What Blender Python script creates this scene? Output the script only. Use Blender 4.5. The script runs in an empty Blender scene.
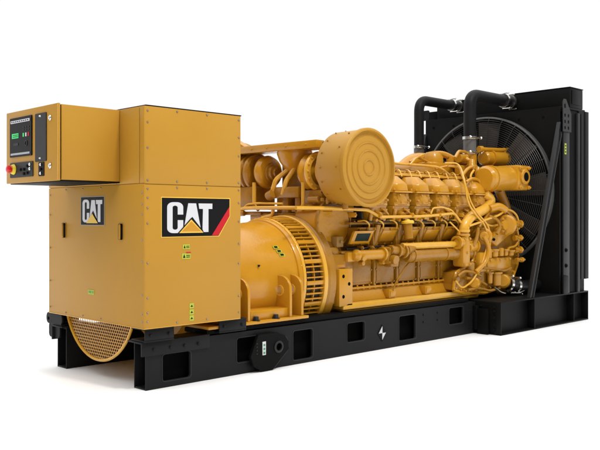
import bpy, bmesh, math, random
from mathutils import Vector, Matrix
random.seed(7)
R = math.radians
PI = math.pi
sc = bpy.context.scene
C = sc.collection

# ------------------------------------------------------------------ camera
cam = bpy.data.objects.new('camera', bpy.data.cameras.new('camera'))
C.objects.link(cam)
cam.location = (-3.565, -5.431, 1.379)
cam.rotation_euler = (R(90), 0, R(-44.12))
cam.data.sensor_width = 36
cam.data.lens = 48.3
cam.data.shift_y = -0.0133
cam.data.clip_end = 2000
sc.camera = cam

# ------------------------------------------------------------------ studio light
w = bpy.data.worlds.new('World'); sc.world = w; w.use_nodes = True
# white studio cove: bright overhead and behind the machine, dim on the camera's side
nt = w.node_tree; bg = nt.nodes['Background']
tcw = nt.nodes.new('ShaderNodeTexCoord'); sep = nt.nodes.new('ShaderNodeSeparateXYZ')
nt.links.new(tcw.outputs['Generated'], sep.inputs[0])
dt = nt.nodes.new('ShaderNodeVectorMath'); dt.operation = 'DOT_PRODUCT'
nt.links.new(tcw.outputs['Generated'], dt.inputs[0]); dt.inputs[1].default_value = (.696, .718, 0)
def mrange(src, a, b, c, d):
    n = nt.nodes.new('ShaderNodeMapRange'); n.interpolation_type = 'SMOOTHSTEP'
    for k, v in zip(('From Min', 'From Max', 'To Min', 'To Max'), (a, b, c, d)): n.inputs[k].default_value = v
    nt.links.new(src, n.inputs['Value']); return n.outputs[0]
back = mrange(dt.outputs['Value'], -.2, .45, .06, 1.03)
top = mrange(sep.outputs['Z'], .40, .85, 0.0, 2.3)
ad = nt.nodes.new('ShaderNodeMath'); ad.operation = 'MAXIMUM'
nt.links.new(back, ad.inputs[0]); nt.links.new(top, ad.inputs[1])
nt.links.new(ad.outputs[0], bg.inputs['Strength'])
bg.inputs['Color'].default_value = (1, 1, 1, 1)

def area(name, loc, target, size, power, col=(1, 1, 1), size_y=None):
    l = bpy.data.lights.new(name, 'AREA'); l.energy = power; l.size = size; l.color = col
    if size_y: l.shape = 'RECTANGLE'; l.size_y = size_y
    o = bpy.data.objects.new(name, l); C.objects.link(o)
    o.location = loc
    o.rotation_euler = (Vector(target) - Vector(loc)).to_track_quat('-Z', 'Y').to_euler()
    return o
area('key_softbox', (.8, -7.0, 11.0), (3.2, 0.2, 1.0), 1.0, 640, (1, .97, .91))

sc.view_settings.view_transform = 'Standard'
sc.view_settings.look = 'None'
sc.view_settings.exposure = 0
sc.view_settings.gamma = 1

# ------------------------------------------------------------------ materials
def mat(name, col, rough=.5, metal=0, spec=.5, var=0.0, scale=3.0, bump=0.0, bscale=60, coat=0.0, rvar=0.0):
    m = bpy.data.materials.new(name); m.use_nodes = True
    nt = m.node_tree; b = nt.nodes['Principled BSDF']
    b.inputs['Base Color'].default_value = (*col, 1)
    b.inputs['Roughness'].default_value = rough
    b.inputs['Metallic'].default_value = metal
    b.inputs['Specular IOR Level'].default_value = spec
    b.inputs['Coat Weight'].default_value = coat
    b.inputs['Coat Roughness'].default_value = .15
    tc = nt.nodes.new('ShaderNodeTexCoord')
    if var or rvar:
        n = nt.nodes.new('ShaderNodeTexNoise'); n.inputs['Scale'].default_value = scale
        n.inputs['Detail'].default_value = 6
        nt.links.new(tc.outputs['Object'], n.inputs['Vector'])
        if var:
            cr = nt.nodes.new('ShaderNodeValToRGB')
            cr.color_ramp.elements[0].position = .3; cr.color_ramp.elements[1].position = .7
            cr.color_ramp.elements[0].color = (*[c * (1 - var) for c in col], 1)
            cr.color_ramp.elements[1].color = (*[min(1, c * (1 + var)) for c in col], 1)
            nt.links.new(n.outputs['Fac'], cr.inputs['Fac'])
            nt.links.new(cr.outputs['Color'], b.inputs['Base Color'])
        if rvar:
            mr = nt.nodes.new('ShaderNodeMapRange')
            mr.inputs['To Min'].default_value = max(0, rough - rvar); mr.inputs['To Max'].default_value = rough + rvar
            nt.links.new(n.outputs['Fac'], mr.inputs['Value'])
            nt.links.new(mr.outputs['Result'], b.inputs['Roughness'])
    if bump:
        n2 = nt.nodes.new('ShaderNodeTexNoise'); n2.inputs['Scale'].default_value = bscale; n2.inputs['Detail'].default_value = 3
        bp = nt.nodes.new('ShaderNodeBump'); bp.inputs['Strength'].default_value = bump; bp.inputs['Distance'].default_value = .01
        nt.links.new(tc.outputs['Object'], n2.inputs['Vector'])
        nt.links.new(n2.outputs['Fac'], bp.inputs['Height'])
        nt.links.new(bp.outputs['Normal'], b.inputs['Normal'])
    return m
SHEET = mat('gold_sheet_paint', (.445, .228, .027), .42, 0, .20, .035, 1.6, .10, 7, 0, .08)
GOLD = mat('gold_machine_paint', (.52, .242, .013), .22, 0, .40, .05, 5.0, .15, 45, .10, .06)
CAST_SHADED = mat('shaded_gold_cast_paint', (.35, .158, .009), .30, 0, .36, .07, 9.0, .22, 60, .15, .1)  # gold darkened to put crevice and overhang shade into block, doors, ledges
PIPE = mat('pale_gold_pipe_paint', (.68, .36, .035), .22, 0, .45, .05, 8, 0, 40, .2)
BLACK = mat('black_frame_paint', (.009, .009, .0095), .5, 0, .16, .15, 4, .05, 120, 0, .08)
DARK = mat('matt_black_paint', (.003, .003, .003), .6, 0, .10, .1, 4)
DEEP = mat('deep_black_paint', (.005, .005, .005), .5, 0, .12, .1, 4)
GREY = mat('dark_grey_steel', (.022, .022, .023), .45, 0, .22, .1, 8)
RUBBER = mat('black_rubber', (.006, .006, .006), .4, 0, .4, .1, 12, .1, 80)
CHROME = mat('bright_steel', (.75, .74, .70), .25, 1, .5, .1, 20)
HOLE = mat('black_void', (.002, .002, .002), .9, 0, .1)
WHITE = mat('white_vinyl', (.60, .60, .63), .5, 0, .4)
INK = mat('black_vinyl', (.003, .003, .004), .5, 0, .15)
RED = mat('red_vinyl', (.50, .012, .02), .5, 0, .2)
YEL = mat('yellow_vinyl', (.75, .47, .06), .45, 0, .4)
LIME = mat('lime_yellow_sticker', (.40, .46, .04), .5, 0, .4)
GREEN = mat('green_sticker', (.03, .28, .08), .5, 0, .4)
SCREEN = mat('display_glass', (.001, .001, .002), .35, 0, .12)
FADED = mat('greyed_green_plate', (.20, .22, .12), .5, 0, .4, .2, 30)
LED = mat('green_led', (.02, .5, .12), .4); 
LED.node_tree.nodes['Principled BSDF'].inputs['Emission Color'].default_value = (.02, .6, .15, 1)
LED.node_tree.nodes['Principled BSDF'].inputs['Emission Strength'].default_value = .35

# ------------------------------------------------------------------ mesh helpers
class MB:
    def __init__(s): s.bm = bmesh.new()
    def box(s, x0, x1, y0, y1, z0, z1, bev=.006, rot=None, seg=2):
        t = bmesh.new()
        bmesh.ops.create_cube(t, size=1)
        M = Matrix.Diagonal((abs(x1 - x0), abs(y1 - y0), abs(z1 - z0), 1))
        t.transform(M)
        if bev: bmesh.ops.bevel(t, geom=t.edges[:], offset=min(bev, .45 * min(abs(x1-x0), abs(y1-y0), abs(z1-z0))), segments=seg, affect='EDGES', profile=.5)
        if rot is not None: t.transform(rot.to_4x4())
        t.transform(Matrix.Translation(((x0 + x1) / 2, (y0 + y1) / 2, (z0 + z1) / 2)))
        return s.add(t)
    def add(s, t):
        me = bpy.data.meshes.new('tmp'); t.to_mesh(me); t.free()
        s.bm.from_mesh(me); bpy.data.meshes.remove(me); return s
    def lathe(s, prof, base, axis, n=40, a0=0, a1=2*PI):
        """prof: list of (distance along axis, radius)"""
        ax = Vector(axis).normalized(); base = Vector(base)
        u = ax.orthogonal().normalized() if abs(ax.z) > .9 else ax.cross(Vector((0, 0, 1))).normalized()
        v = ax.cross(u)
        full = abs(a1 - a0 - 2*PI) < 1e-6
        t = bmesh.new(); rings = []
        for d, r in prof:
            c = base + ax * d
            if r < 1e-6: rings.append([t.verts.new(c)])
            else:
                m = n if full else n + 1
                rings.append([t.verts.new(c + (u * math.cos(a0 + (a1-a0)*k/n) + v * math.sin(a0 + (a1-a0)*k/n)) * r) for k in range(m)])
        for A, B in zip(rings, rings[1:]):
            m = max(len(A), len(B))
            rng = range(m if full else m - 1)
            for k in rng:
                k2 = (k + 1) % m
                if len(A) == 1 and len(B) == 1: continue
                if len(A) == 1: t.faces.new((A[0], B[k], B[k2]))
                elif len(B) == 1: t.faces.new((A[k], B[0], A[k2]))
                else: t.faces.new((A[k], B[k], B[k2], A[k2]))
        bmesh.ops.recalc_face_normals(t, faces=t.faces)
        return s.add(t)
    def cyl(s, a, b, r, r2=None, n=24, bev=.004):
        a = Vector(a); b = Vector(b); L = (b - a).length
        r2 = r if r2 is None else r2
        bev = min(bev, r * .4, r2 * .4, L * .4)
        return s.lathe([(0, 0), (0, r - bev), (bev, r), (L - bev, r2), (L, r2 - bev), (L, 0)], a, b - a, n)
    def tube(s, pts, r, bend=.06, n=12, seg=6, cap=True):
        pts = [Vector(p) for p in pts]
        path = [pts[0]]
        for i in range(1, len(pts) - 1):
            p0, p1, p2 = pts[i-1], pts[i], pts[i+1]
            d1 = (p0 - p1); d2 = (p2 - p1)
            b = min(bend, d1.length * .48, d2.length * .48)
            A = p1 + d1.normalized() * b; B = p1 + d2.normalized() * b
            for k in range(seg + 1):
                q = k / seg
                path.append(A * (1-q)**2 + p1 * 2*q*(1-q) + B * q*q)
        path.append(pts[-1])
        t = bmesh.new(); rings = []; up = None
        for i, p in enumerate(path):
            d = (path[min(i+1, len(path)-1)] - path[max(i-1, 0)]).normalized()
            if up is None: up = d.orthogonal().normalized()
            up = (up - d * up.dot(d)).normalized(); sd = d.cross(up)
            rr = r[0] + (r[1]-r[0])*i/(len(path)-1) if isinstance(r, tuple) else r
            rings.append([t.verts.new(p + (up * math.cos(2*PI*k/n) + sd * math.sin(2*PI*k/n)) * rr) for k in range(n)])
        for A, B in zip(rings, rings[1:]):
            for k in range(n): t.faces.new((A[k], A[(k+1) % n], B[(k+1) % n], B[k]))
        if cap: t.faces.new(rings[0][::-1]); t.faces.new(rings[-1])
        bmesh.ops.recalc_face_normals(t, faces=t.faces)
        return s.add(t)
    def prism(s, pts, d, bev=.004):
        """pts: 3-D polygon, extruded by vector d"""
        t = bmesh.new(); d = Vector(d)
        a = [t.verts.new(Vector(p)) for p in pts]; b = [t.verts.new(Vector(p) + d) for p in pts]
        t.faces.new(a); t.faces.new(b[::-1]); n = len(pts)
        for k in range(n): t.faces.new((a[k], b[k], b[(k+1) % n], a[(k+1) % n]))
        bmesh.ops.recalc_face_normals(t, faces=t.faces)
        if bev: bmesh.ops.bevel(t, geom=t.edges[:], offset=bev, segments=2, affect='EDGES', profile=.5, clamp_overlap=True)
        return s.add(t)
    def loft(s, A, B, bev=.004):
        t = bmesh.new()
        a = [t.verts.new(Vector(p)) for p in A]; b = [t.verts.new(Vector(p)) for p in B]
        t.faces.new(a); t.faces.new(b[::-1]); n = len(A)
        for k in range(n): t.faces.new((a[k], b[k], b[(k+1) % n], a[(k+1) % n]))
        bmesh.ops.recalc_face_normals(t, faces=t.faces)
        if bev: bmesh.ops.bevel(t, geom=t.edges[:], offset=bev, segments=2, affect='EDGES', profile=.5, clamp_overlap=True)
        return s.add(t)
    def plate(s, loops, th, M, bev=.002):
        """2-D loops (first outline, then holes) filled and extruded; M maps local xy(z) to world"""
        cu = bpy.data.curves.new('c', 'CURVE'); cu.dimensions = '2D'; cu.fill_mode = 'BOTH'
        cu.extrude = th / 2 - bev; cu.bevel_depth = bev; cu.bevel_resolution = 1; cu.offset = -bev
        for lp in loops:
            sp = cu.splines.new('POLY'); sp.points.add(len(lp) - 1)
            for p, q in zip(sp.points, lp): p.co = (q[0], q[1], 0, 1)
            sp.use_cyclic_u = True
        o = bpy.data.objects.new('c', cu); C.objects.link(o)
        dg = bpy.context.evaluated_depsgraph_get(); dg.update()
        me = bpy.data.meshes.new_from_object(o.evaluated_get(dg))
        me.transform(M @ Matrix.Translation((0, 0, 0)))
        s.bm.from_mesh(me); bpy.data.meshes.remove(me)
        bpy.data.objects.remove(o); bpy.data.curves.remove(cu)
        return s
    def bolt(s, p, d, r=.012, h=.010, washer=True):
        p = Vector(p); d = Vector(d).normalized()
        if washer: s.lathe([(0, r*1.5), (.003, r*1.45), (.003, 0)], p, d, 12)
        s.lathe([(.002, r), (h, r), (h + .002, r*.8), (h+.002, 0)], p, d, 6)
        return s
    def build(s, name, m, parent=None, label=None, smooth=True, angle=35):
        me = bpy.data.meshes.new(name); s.bm.to_mesh(me); s.bm.free()
        me.materials.append(m)
        if smooth:
            me.polygons.foreach_set('use_smooth', [True] * len(me.polygons))
            me.set_sharp_from_angle(angle=R(angle))
        o = bpy.data.objects.new(name, me); C.objects.link(o)
        if parent is not None:
            o.parent = parent
            if parent is ROOT: o.location = -ROOT.location
        if label: o['label'] = label
        return o

def rrect(x0, x1, y0, y1, r, n=5):
    out = []
    for cx, cy, a in ((x1-r, y1-r, 0), (x0+r, y1-r, 90), (x0+r, y0+r, 180), (x1-r, y0+r, 270)):
        for k in range(n + 1):
            t = R(a + 90*k/n); out.append((cx + r*math.cos(t), cy + r*math.sin(t)))
    return out
def circ(cx, cy, r, n=24): return [(cx + r*math.cos(2*PI*k/n), cy + r*math.sin(2*PI*k/n)) for k in range(n)]
def onY(y):   # local (x, y) -> world (x, Y=y, z=y_local), thickness along Y
    return Matrix(((1, 0, 0, 0), (0, 0, -1, y), (0, 1, 0, 0), (0, 0, 0, 1)))
def onX(x):   # local (x, y) -> world (X=x, y, z), thickness along X
    return Matrix(((0, 0, 1, x), (1, 0, 0, 0), (0, 1, 0, 0), (0, 0, 0, 1)))

# ------------------------------------------------------------------ setting
g = MB(); g.bm = bmesh.new()
bmesh.ops.create_grid(g.bm, x_segments=1, y_segments=1, size=400)
ROOT = None
gm = mat('white_studio_floor', (.95, .95, .95), .6, 0, .2, .01, .5)
fl = g.build('floor', gm, None, None, False)
fl['kind'] = 'structure'; fl['label'] = 'seamless white studio floor under the generator set'

ROOT = bpy.data.objects.new('generator_set', None); C.objects.link(ROOT)
ROOT.location = (3.3, .73, 0)
ROOT['label'] = 'gold diesel generator set with grey-black skid base, control cabinet and black radiator'
ROOT['category'] = 'generator'

# ================================================================== SKID BASE
b = MB()
YC = .73
holes = [(.155, .44, .048, .272), (.93, 1.20, .10, .322), (1.609, 1.873, .037, .318), (2.352, 2.623, .124, .321), (3.171, 3.465, .052, .321), (4.077, 4.37, .14, .337)]
outer = [(0, 0), (4.62, 0), (4.62, .372), (0, .372)]
for ys, side in ((0, 1), (1.46, -1)):
    b.plate([outer] + [rrect(h[0], h[1], h[2], h[3], .028) for h in holes], .012, onY(ys + .006 * side))
    b.plate([outer], .012, onY(ys + .166 * side))
    y0, y1 = sorted((ys + .012*side, ys + .160*side))
    b.box(0.001, 4.62, y0, y1, .0, .014, .003)
    b.box(0.001, 4.62, y0, y1, .358, .372, .003)
    # dark pocket liner behind each opening
rails = b.build('base_rail', BLACK, ROOT)
# rims of openings
for h in holes:
    b = MB(); lp = rrect(h[0]-.004, h[1]+.004, h[2]-.004, h[3]+.004, .03)
    b.plate([lp, rrect(h[0]+.004, h[1]-.004, h[2]+.004, h[3]-.004, .024)], .030, onY(.012))
    b.build('opening_rim', GREY, rails)
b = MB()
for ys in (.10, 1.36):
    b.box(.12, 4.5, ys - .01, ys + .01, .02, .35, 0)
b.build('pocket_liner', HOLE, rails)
# cross members
for x in (1.6, 2.6, 3.6, 4.5):
    b = MB(); b.box(x, x + .12, .172, 1.288, .02, .34, .006)
    b.build('cross_member', DARK, ROOT)
# cabinet brackets (near and far corner)
def bracket(x0, x1, near):
    m = MB(); yo = -.05 if near else 1.51
    ya, yb = (yo, yo + .20) if near else (yo - .20, yo)
    m.box(x0, x1, ya, yb, .484, .498, .003)                      # top flange
    yw = (ya, ya + .012) if near else (yb - .012, yb)
    m.box(x0, x1, yw[0], yw[1], .404, .4835, .003)
    m.box(x0, x1, ya, yb, .390, .4035, .003)
    for bx in (x0 + .05, x1 - .05):
        m.bolt((bx, yw[0] if near else yw[1], .445), (0, -1 if near else 1, 0), .011)
    return m
bracket(-.04, .235, True).build('corner_bracket', BLACK, ROOT)
bracket(.70, 1.0, True).build('corner_bracket', BLACK, ROOT)
bracket(-.04, .235, False).build('corner_bracket', BLACK, ROOT)
# bolted strap over rail top
m = MB()
m.box(-.05, .62, -.022, -.002, .275, .386, .004)
m.box(-.05, .62, -.0219, .19, .3755, .389, .003)
for bx in (.06, .22, .36, .50): m.bolt((bx, -.022, .325), (0, -1, 0), .012)
m.build('corner_strap', BLACK, ROOT)
m = MB()
m.box(-.05, .3, 1.462, 1.482, .255, .386, .004); m.box(-.05, .3, 1.28, 1.4819, .3755, .389, .003)
m.build('corner_strap', BLACK, ROOT)
# far lifting eye showing under the cabinet
m = MB()
m.plate([rrect(1.30, 1.60, .395, .50, .045), circ(1.555, .44, .017)], .02, onX(-.03))
m.plate([rrect(1.36, 1.57, .27, .41, .04)], .02, onX(-.02))
m.build('lifting_eye', BLACK, ROOT)
# near lifting eye plate in the rail pocket
m = MB()
pl = [(1.13, .335), (1.36, .335), (1.45, .30), (1.50, .24), (1.50, .17), (1.30, .005), (1.18, .005), (1.08, .06), (1.04, .15)]
m.plate([pl, circ(1.37, .205, .035)], .035, onY(-.045), .004)
eye = m.build('lifting_eye', DARK, ROOT)
m = MB(); m.lathe([(0, .052), (.008, .055), (.012, .048), (.012, .036), (0, .036)], (1.37, -.062, .205), (0, -1, 0), 28)
m.build('eye_ring', GREY, eye)
m = MB(); m.tube([(1.475, -.03, .285), (1.515, -.03, .24), (1.515, -.03, .165), (1.33, -.03, -.0 + .012)], .011, .03)
m.build('eye_stiffener', GREY, eye)
m = MB(); m.box(1.175, 1.215, -.0665, -.0625, .15, .27, .001)
stk = m.build('white_sticker', WHITE, eye)
m = MB()
for z in (.17, .205, .24): m.box(1.185, 1.205, -.0685, -.067, z-.009, z + .009, 0)
m.build('sticker_print', GREEN, stk)
m = MB()
for z in (.17, .2, .23, .26): m.box(1.105, 1.118, -.0665, -.0625, z-.006, z+.004, .001)
m.build('sticker_print', GREY, eye)
# centre of gravity diamond
m = MB(); cx, cz, r = 2.891, .170, .090
m.prism([(cx - r*.8, -.0015, cz), (cx, -.0015, cz - r), (cx + r*.8, -.0015, cz), (cx, -.0015, cz + r)], (0, -.003, 0), 0)
dia = m.build('balance_point_sticker', INK, ROOT)
m = MB(); r = .070
m.prism([(cx, -.005, cz), (cx, -.005, cz + r), (cx - r*.8, -.005, cz)], (0, -.002, 0), 0)
m.prism([(cx, -.005, cz), (cx, -.005, cz - r), (cx + r*.8, -.005, cz)], (0, -.002, 0), 0)
m.build('sticker_print', WHITE, dia)
# small bolt heads on the rail near the front
for bx, bz in [(3.6, .30), (3.6, .22), (3.86, .30), (3.86, .22)] + [(x_, z_) for x_ in (4.48, 4.56) for z_ in (.08, .18, .28)]:
    m = MB(); m.bolt((bx, 0, bz), (0, -1, 0), .010, .008); m.build('rail_bolt', BLACK, rails)

# ---- widened radiator base
m = MB()
X0, X1, Y0, Y1 = 4.61, 6.78, -.35, 1.81
m.box(X0, X1, Y0, Y1, .372, .390, .004)          # top plate
m.box(X0, X1, Y0, Y1, .0, .016, .004)            # bottom plate
m.box(X0 + .002, X1 - .002, Y0 + .10, Y0 + .115, .0155, .3725, 0)   # recessed web
m.box(X0 + .002, X1 - .002, Y1 - .115, Y1 - .10, .0155, .3725, 0)
for x in (X0, 5.37, 6.37, X1 - .014):
    m.box(x + .001, x + .0145, Y0 + .003, Y0 + .101, .0155, .3725, .002)
    m.box(x + .001, x + .0145, Y1 - .101, Y1 - .003, .0155, .3725, .002)
m.box(X0 + .003, X0 + .017, Y0 + .114, Y1 - .114, .0155, .3725, 0)
m.box(X1 - .017, X1 - .003, Y0 + .114, Y1 - .114, .0155, .3725, 0)
for z in (.06, .12, .2, .28, .33):
    m.bolt((X0, -.26, z), (-1, 0, 0), .014, .012); m.bolt((X0, -.08, z), (-1, 0, 0), .012, .012)
m.build('radiator_base', DEEP, ROOT)
m = MB(); m.box(4.55, 4.609, -.06, .0, .05, .33, .006); m.box(4.56, 4.609, -.20, -.06, .0, .30, .006)
m.build('joint_block', DARK, ROOT)

# ================================================================== CABINET
cab = MB(); cab.box(-.072, .889, -.092, 1.462, .512, 2.246, .004)
cab = cab.build('control_cabinet', SHEET, ROOT)
m = MB()
m.box(-.066, .905, -.098, 1.468, 2.247, 2.256, .003)
m.build('cabinet_top_edge', DARK, cab)
def panel(x0, x1, z0, z1, y=-.1):
    q = MB(); q.box(x0, x1, y, y + .0075, z0, z1, .003); return q
panel(-.074, .893, .508, 1.634).build('side_panel', SHEET, cab)
panel(-.074, .893, 1.640, 2.246).build('side_panel', SHEET, cab)
m = MB(); m.box(-.080, -.0725, -.099, 1.47, .508, 1.640, .003); m.build('end_panel', SHEET, cab)
m = MB(); m.box(-.080, -.0725, -.099, -.035, 1.6445, 2.246, .003); m.build('end_panel', SHEET, cab)
m = MB(); m.box(-.080, -.0725, -.028, .30, 1.6445, 2.246, .003); m.build('end_panel', SHEET, cab)
m = MB(); m.box(-.080, -.0725, .306, 1.47, 1.6445, 2.246, .003); m.build('end_panel', SHEET, cab)
m = MB(); m.box(-.081, .89, -.101, -.096, .5035, .509, .001); m.box(-.083, -.078, -.1, 1.47, .5035, .509, .001)
m.build('bottom_flange', PIPE, cab)
# small bolts
bp = MB(); bp.lathe([(0, .0095), (.0012, .009), (.0012, 0)], (0, 0, 0), (0, -1, 0), 14)
bp.lathe([(.001, .007), (.005, .006), (.007, .0035), (.007, 0)], (0, 0, 0), (0, -1, 0), 12)
proto = bp.build('bolt', mat('dull_bolt_steel', (.30, .24, .18), .35, .8), cab)
first = [True]
def put_bolt(loc, rz=0):
    if first[0]: o = proto; first[0] = False
    else: o = proto.copy(); C.objects.link(o); o.parent = cab
    o.location = loc; o.rotation_euler = (0, 0, rz)
zs_low = [.545, .66, .83, 1.02, 1.22, 1.36, 1.45, 1.54, 1.60]
for z in (.56, .63, .745, 1.02, 1.33, 1.45, 1.53, 1.60): put_bolt((-.050, -.1005, z))
for z in (1.665, 1.92, 2.12, 2.21): put_bolt((-.050, -.1005, z))
for z in (.56, .70, .98, 1.15, 1.34, 1.50, 1.61, 1.67, 1.90, 2.06, 2.21): put_bolt((.872, -.1005, z))
for x in (.23, .53): 
    for z in (1.615, 1.662, 2.225, .532): put_bolt((x, -.1005, z))
for z in (.56, .62, .77, 1.03, 1.20, 1.40, 1.48, 1.57): put_bolt((-.0805, -.070, z), R(-90))
for z in (.56, .80, 1.10, 1.40, 1.58): put_bolt((-.0805, 1.44, z), R(-90))
for y in (.55, .85, 1.15): 
    put_bolt((-.0805, y, 1.62), R(-90)); put_bolt((-.0805, y, .53), R(-90))
# handles on the end panel
for y in (1.18, .235):
    m = MB(); m.plate([rrect(y - .038, y + .038, 1.19, 1.33, .018)], .004, onX(-.083), .001)
    hd = m.build('handle', SHEET, cab)
    m = MB(); m.plate([rrect(y - .032, y + .034, 1.195, 1.325, .012)], .003, onX(-.0862), .0008); m.build('handle_gap', HOLE, hd)
    m = MB(); m.tube([(-.088, y + .012, 1.315), (-.105, y - .016, 1.315), (-.105, y - .016, 1.205), (-.088, y + .012, 1.205)], .008, .02); m.build('grip', SHEET, hd)

# ---- lettering
def letters(place, s, parent, matl, th=.004, hz=1.0):
    """CAT wordmark in a 0..1 wide x 0..1 high box scaled by s=(w,h)"""
    W_, H_ = s
    def arc(cx, cy, rx, ry, a0, a1, n=6): return [(cx + rx*math.cos(R(a0+(a1-a0)*k/n)), cy + ry*math.sin(R(a0+(a1-a0)*k/n))) for k in range(n+1)]
    Cc = arc(.13, .84, .13, .16, 180, 90) + arc(.215, .84, .13, .16, 90, 0) + [(.345, .60), (.225, .60), (.225, .83)] + arc(.17, .83, .055, .06, 0, 180) + \
         arc(.17, .17, .055, .06, 180, 360) + [(.225, .42), (.345, .42)] + arc(.215, .16, .13, .16, 0, -90) + arc(.13, .16, .13, .16, -90, -180)
    Aa = [(.37, .22), (.455, .97), (.63, .97), (.73, .17), (.60, .42), (.545, .53), (.48, .42)]
    Tt = [(.685, .97), (1.0, .97), (1.0, .79), (.91, .79), (.91, .02), (.80, .02), (.775, .12), (.785, .79), (.70, .79)]
    for L in (Cc, Aa, Tt):
        q = MB(); q.plate([[(x*W_, y*H_) for x, y in L]], th, place, .0006)
        q.build('letter', matl, parent)
# side logo
zt, zb = 1.532, 1.222
sx0, sx1 = .080, .768
m = MB(); m.plate([[(.073, zb-.007), (.655, zb-.007), (.775, 1.385), (.775, zt+.008), (.073, zt+.008)]], .003, onY(-.1015), .0008)
lg = m.build('logo_panel', YEL, cab, 'large slanted logo panel with white lettering and red stripe')
m = MB(); m.plate([[(sx0, zb), (.648, zb), (.767, 1.387), (.767, zt), (sx0, zt)]], .002, onY(-.1035), .0006)
m.build('logo_field', INK, lg)
m = MB(); m.plate([[(.577, zb+.004), (.646, zb+.004), (.766, 1.389), (.766, 1.468)]], .0016, onY(-.1052), .0003)
m.build('red_stripe', RED, lg)
letters(onY(-.1055) @ Matrix.Translation((.129, zb + .028, 0)), (.452, .248), lg, WHITE, .003)
m = MB(); m.plate([[(.222, zb+.020), (.505, zb+.020), (.362, zb + .150)]], .002, onY(-.1085), .0004); tri = m.build('logo_triangle', INK, lg)
m = MB(); m.plate([[(.266, zb+.040), (.462, zb+.040), (.362, zb + .122)]], .001, onY(-.1125), .0003); m.build('triangle_core', GOLD, lg)
m = MB(); m.plate([[(.243, zb+.028), (.485, zb+.028), (.362, zb + .137)]], .002, onY(-.1108), .0004); m.build('triangle_fill', YEL, lg)
# end logo
def onXe(x):  # mirrored so that text reads from -X
    return Matrix(((0, 0, -1, x), (-1, 0, 0, 0), (0, 1, 0, 0), (0, 0, 0, 1)))
ya, yb_, za, zb2 = .884, .486, 1.305, 1.556
m = MB(); m.plate([[(-ya, za), (-yb_, za), (-yb_, zb2), (-ya, zb2)]], .003, onXe(-.0815), .0008)
lg2 = m.build('logo_panel', mat('pale_grey_edge', (.30, .24, .16), .5), cab, 'small square logo panel under the control box')
m = MB(); m.plate([[(-ya+.01, za+.008), (-yb_-.01, za+.008), (-yb_-.01, zb2-.008), (-ya+.01, zb2-.008)]], .002, onXe(-.0835), .0006); m.build('logo_field', INK, lg2)
letters(onXe(-.0855) @ Matrix.Translation((-ya + .04, za + .028, 0)), (.325, .195), lg2, WHITE, .003)
m = MB(); m.plate([[(-.775, za+.022), (-.585, za+.022), (-.68, za+.105)]], .002, onXe(-.0885), .0004); m.build('triangle_fill', YEL, lg2)
# warning stickers
def sticker(x, z, w_, h_, y=-.1012, lines=2):
    q = MB(); q.box(x - w_/2, x + w_/2, y - .0015, y + .001, z - h_/2, z + h_/2, 0)
    so = q.build('warning_sticker', LIME, cab)
    q = MB()
    if w_ > h_:
        q.prism([(x - w_*.38, y-.0018, z - h_*.3), (x - w_*.12, y-.0018, z - h_*.3), (x - w_*.25, y-.0018, z + h_*.35)], (0, -.0012, 0), 0)
        for k in range(lines): q.box(x, x + w_*.42, y - .003, y - .0018, z - h_*.25 + k*h_*.3, z - h_*.13 + k*h_*.3, 0)
    else:
        q.prism([(x - w_*.3, y-.0018, z - h_*.2), (x + w_*.3, y-.0018, z - h_*.2), (x, y-.0018, z + h_*.2)], (0, -.0012, 0), 0)
    q.build('sticker_print', INK, so); return so
sticker(.318, 1.138, .07, .038)
so = sticker(.318, 1.062, .085, .045)
m = MB(); m.box(.318, .362, -.1042, -.103, 1.084, 1.094, 0); m.build('sticker_print', RED, so)
for z in (.655, .605, .555): sticker(.372, z, .042, .042)
m = MB(); m.box(-.0835, -.081, .655, .755, .722, .762, 0); so = m.build('warning_sticker', LIME, cab)
m = MB()
for y in (.675, .71, .735): m.box(-.0850, -.0838, y-.007, y+.007, .733, .752, 0)
m.build('sticker_print', GREEN, so)

# ---- control box
cb = MB(); cb.box(-.590, -.081, .256, 1.146, 1.664, 2.244, .005)
cb = cb.build('control_box', SHEET, ROOT)
m = MB(); m.box(-.602, -.5905, .262, 1.140, 1.668, 2.240, .001); m.build('door_gasket', HOLE, cb)
door = MB(); door.box(-.622, -.6025, .248, 1.152, 1.658, 2.250, .004); door = door.build('box_door', SHEET, cb)
m = MB(); m.box(-.6232, -.622, .25, .256, 1.664, 2.244, 0); m.build('door_edge', PIPE, door)
m = MB(); m.box(-.59, -.08, .256, 1.146, 1.652, 1.6635, .002); m.build('underside_lip', DARK, cb)
fx = -.6225
def face(x, y0, y1, z0, z1, th, r=.008): # plate on the door face
    q = MB(); q.plate([rrect(y0, y1, z0, z1, r)], th, onX(x - th/2), .0012); return q
scr = face(fx, .672, 1.066, 1.872, 2.195, .010).build('display', SCREEN, cb)
def bit(y0, y1, z0, z1, m_, nm='display_mark', par=None, x=-.6335, th=.0015):
    q = MB(); q.box(x - th, x, y0, y1, z0, z1, 0); q.build(nm, m_, par or scr)
bit(.70, 1.045, 2.150, 2.172, WHITE); bit(.70, 1.045, 1.888, 1.904, mat('silver_strip', (.35, .36, .4), .4))
for k in range(9): bit(.72+.036*k, .735+.036*k + .008, 2.157, 2.165, INK, 'display_text', None, -.6352, .0008)
bit(.90, 1.02, 2.025, 2.065, LED, 'display_window'); bit(.905, .99, 1.965, 1.985, GREY, 'display_window')
bit(.905, 1.0, 2.035, 2.04, INK, 'display_text', None, -.6352, .0008); bit(.905, 1.0, 2.049, 2.054, INK, 'display_text', None, -.6352, .0008)
for k, mm in enumerate((LED, WHITE, RED)):
    bit(.80 - .045*k, .822 - .045*k, 2.03, 2.06, mm, 'display_button')
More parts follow.
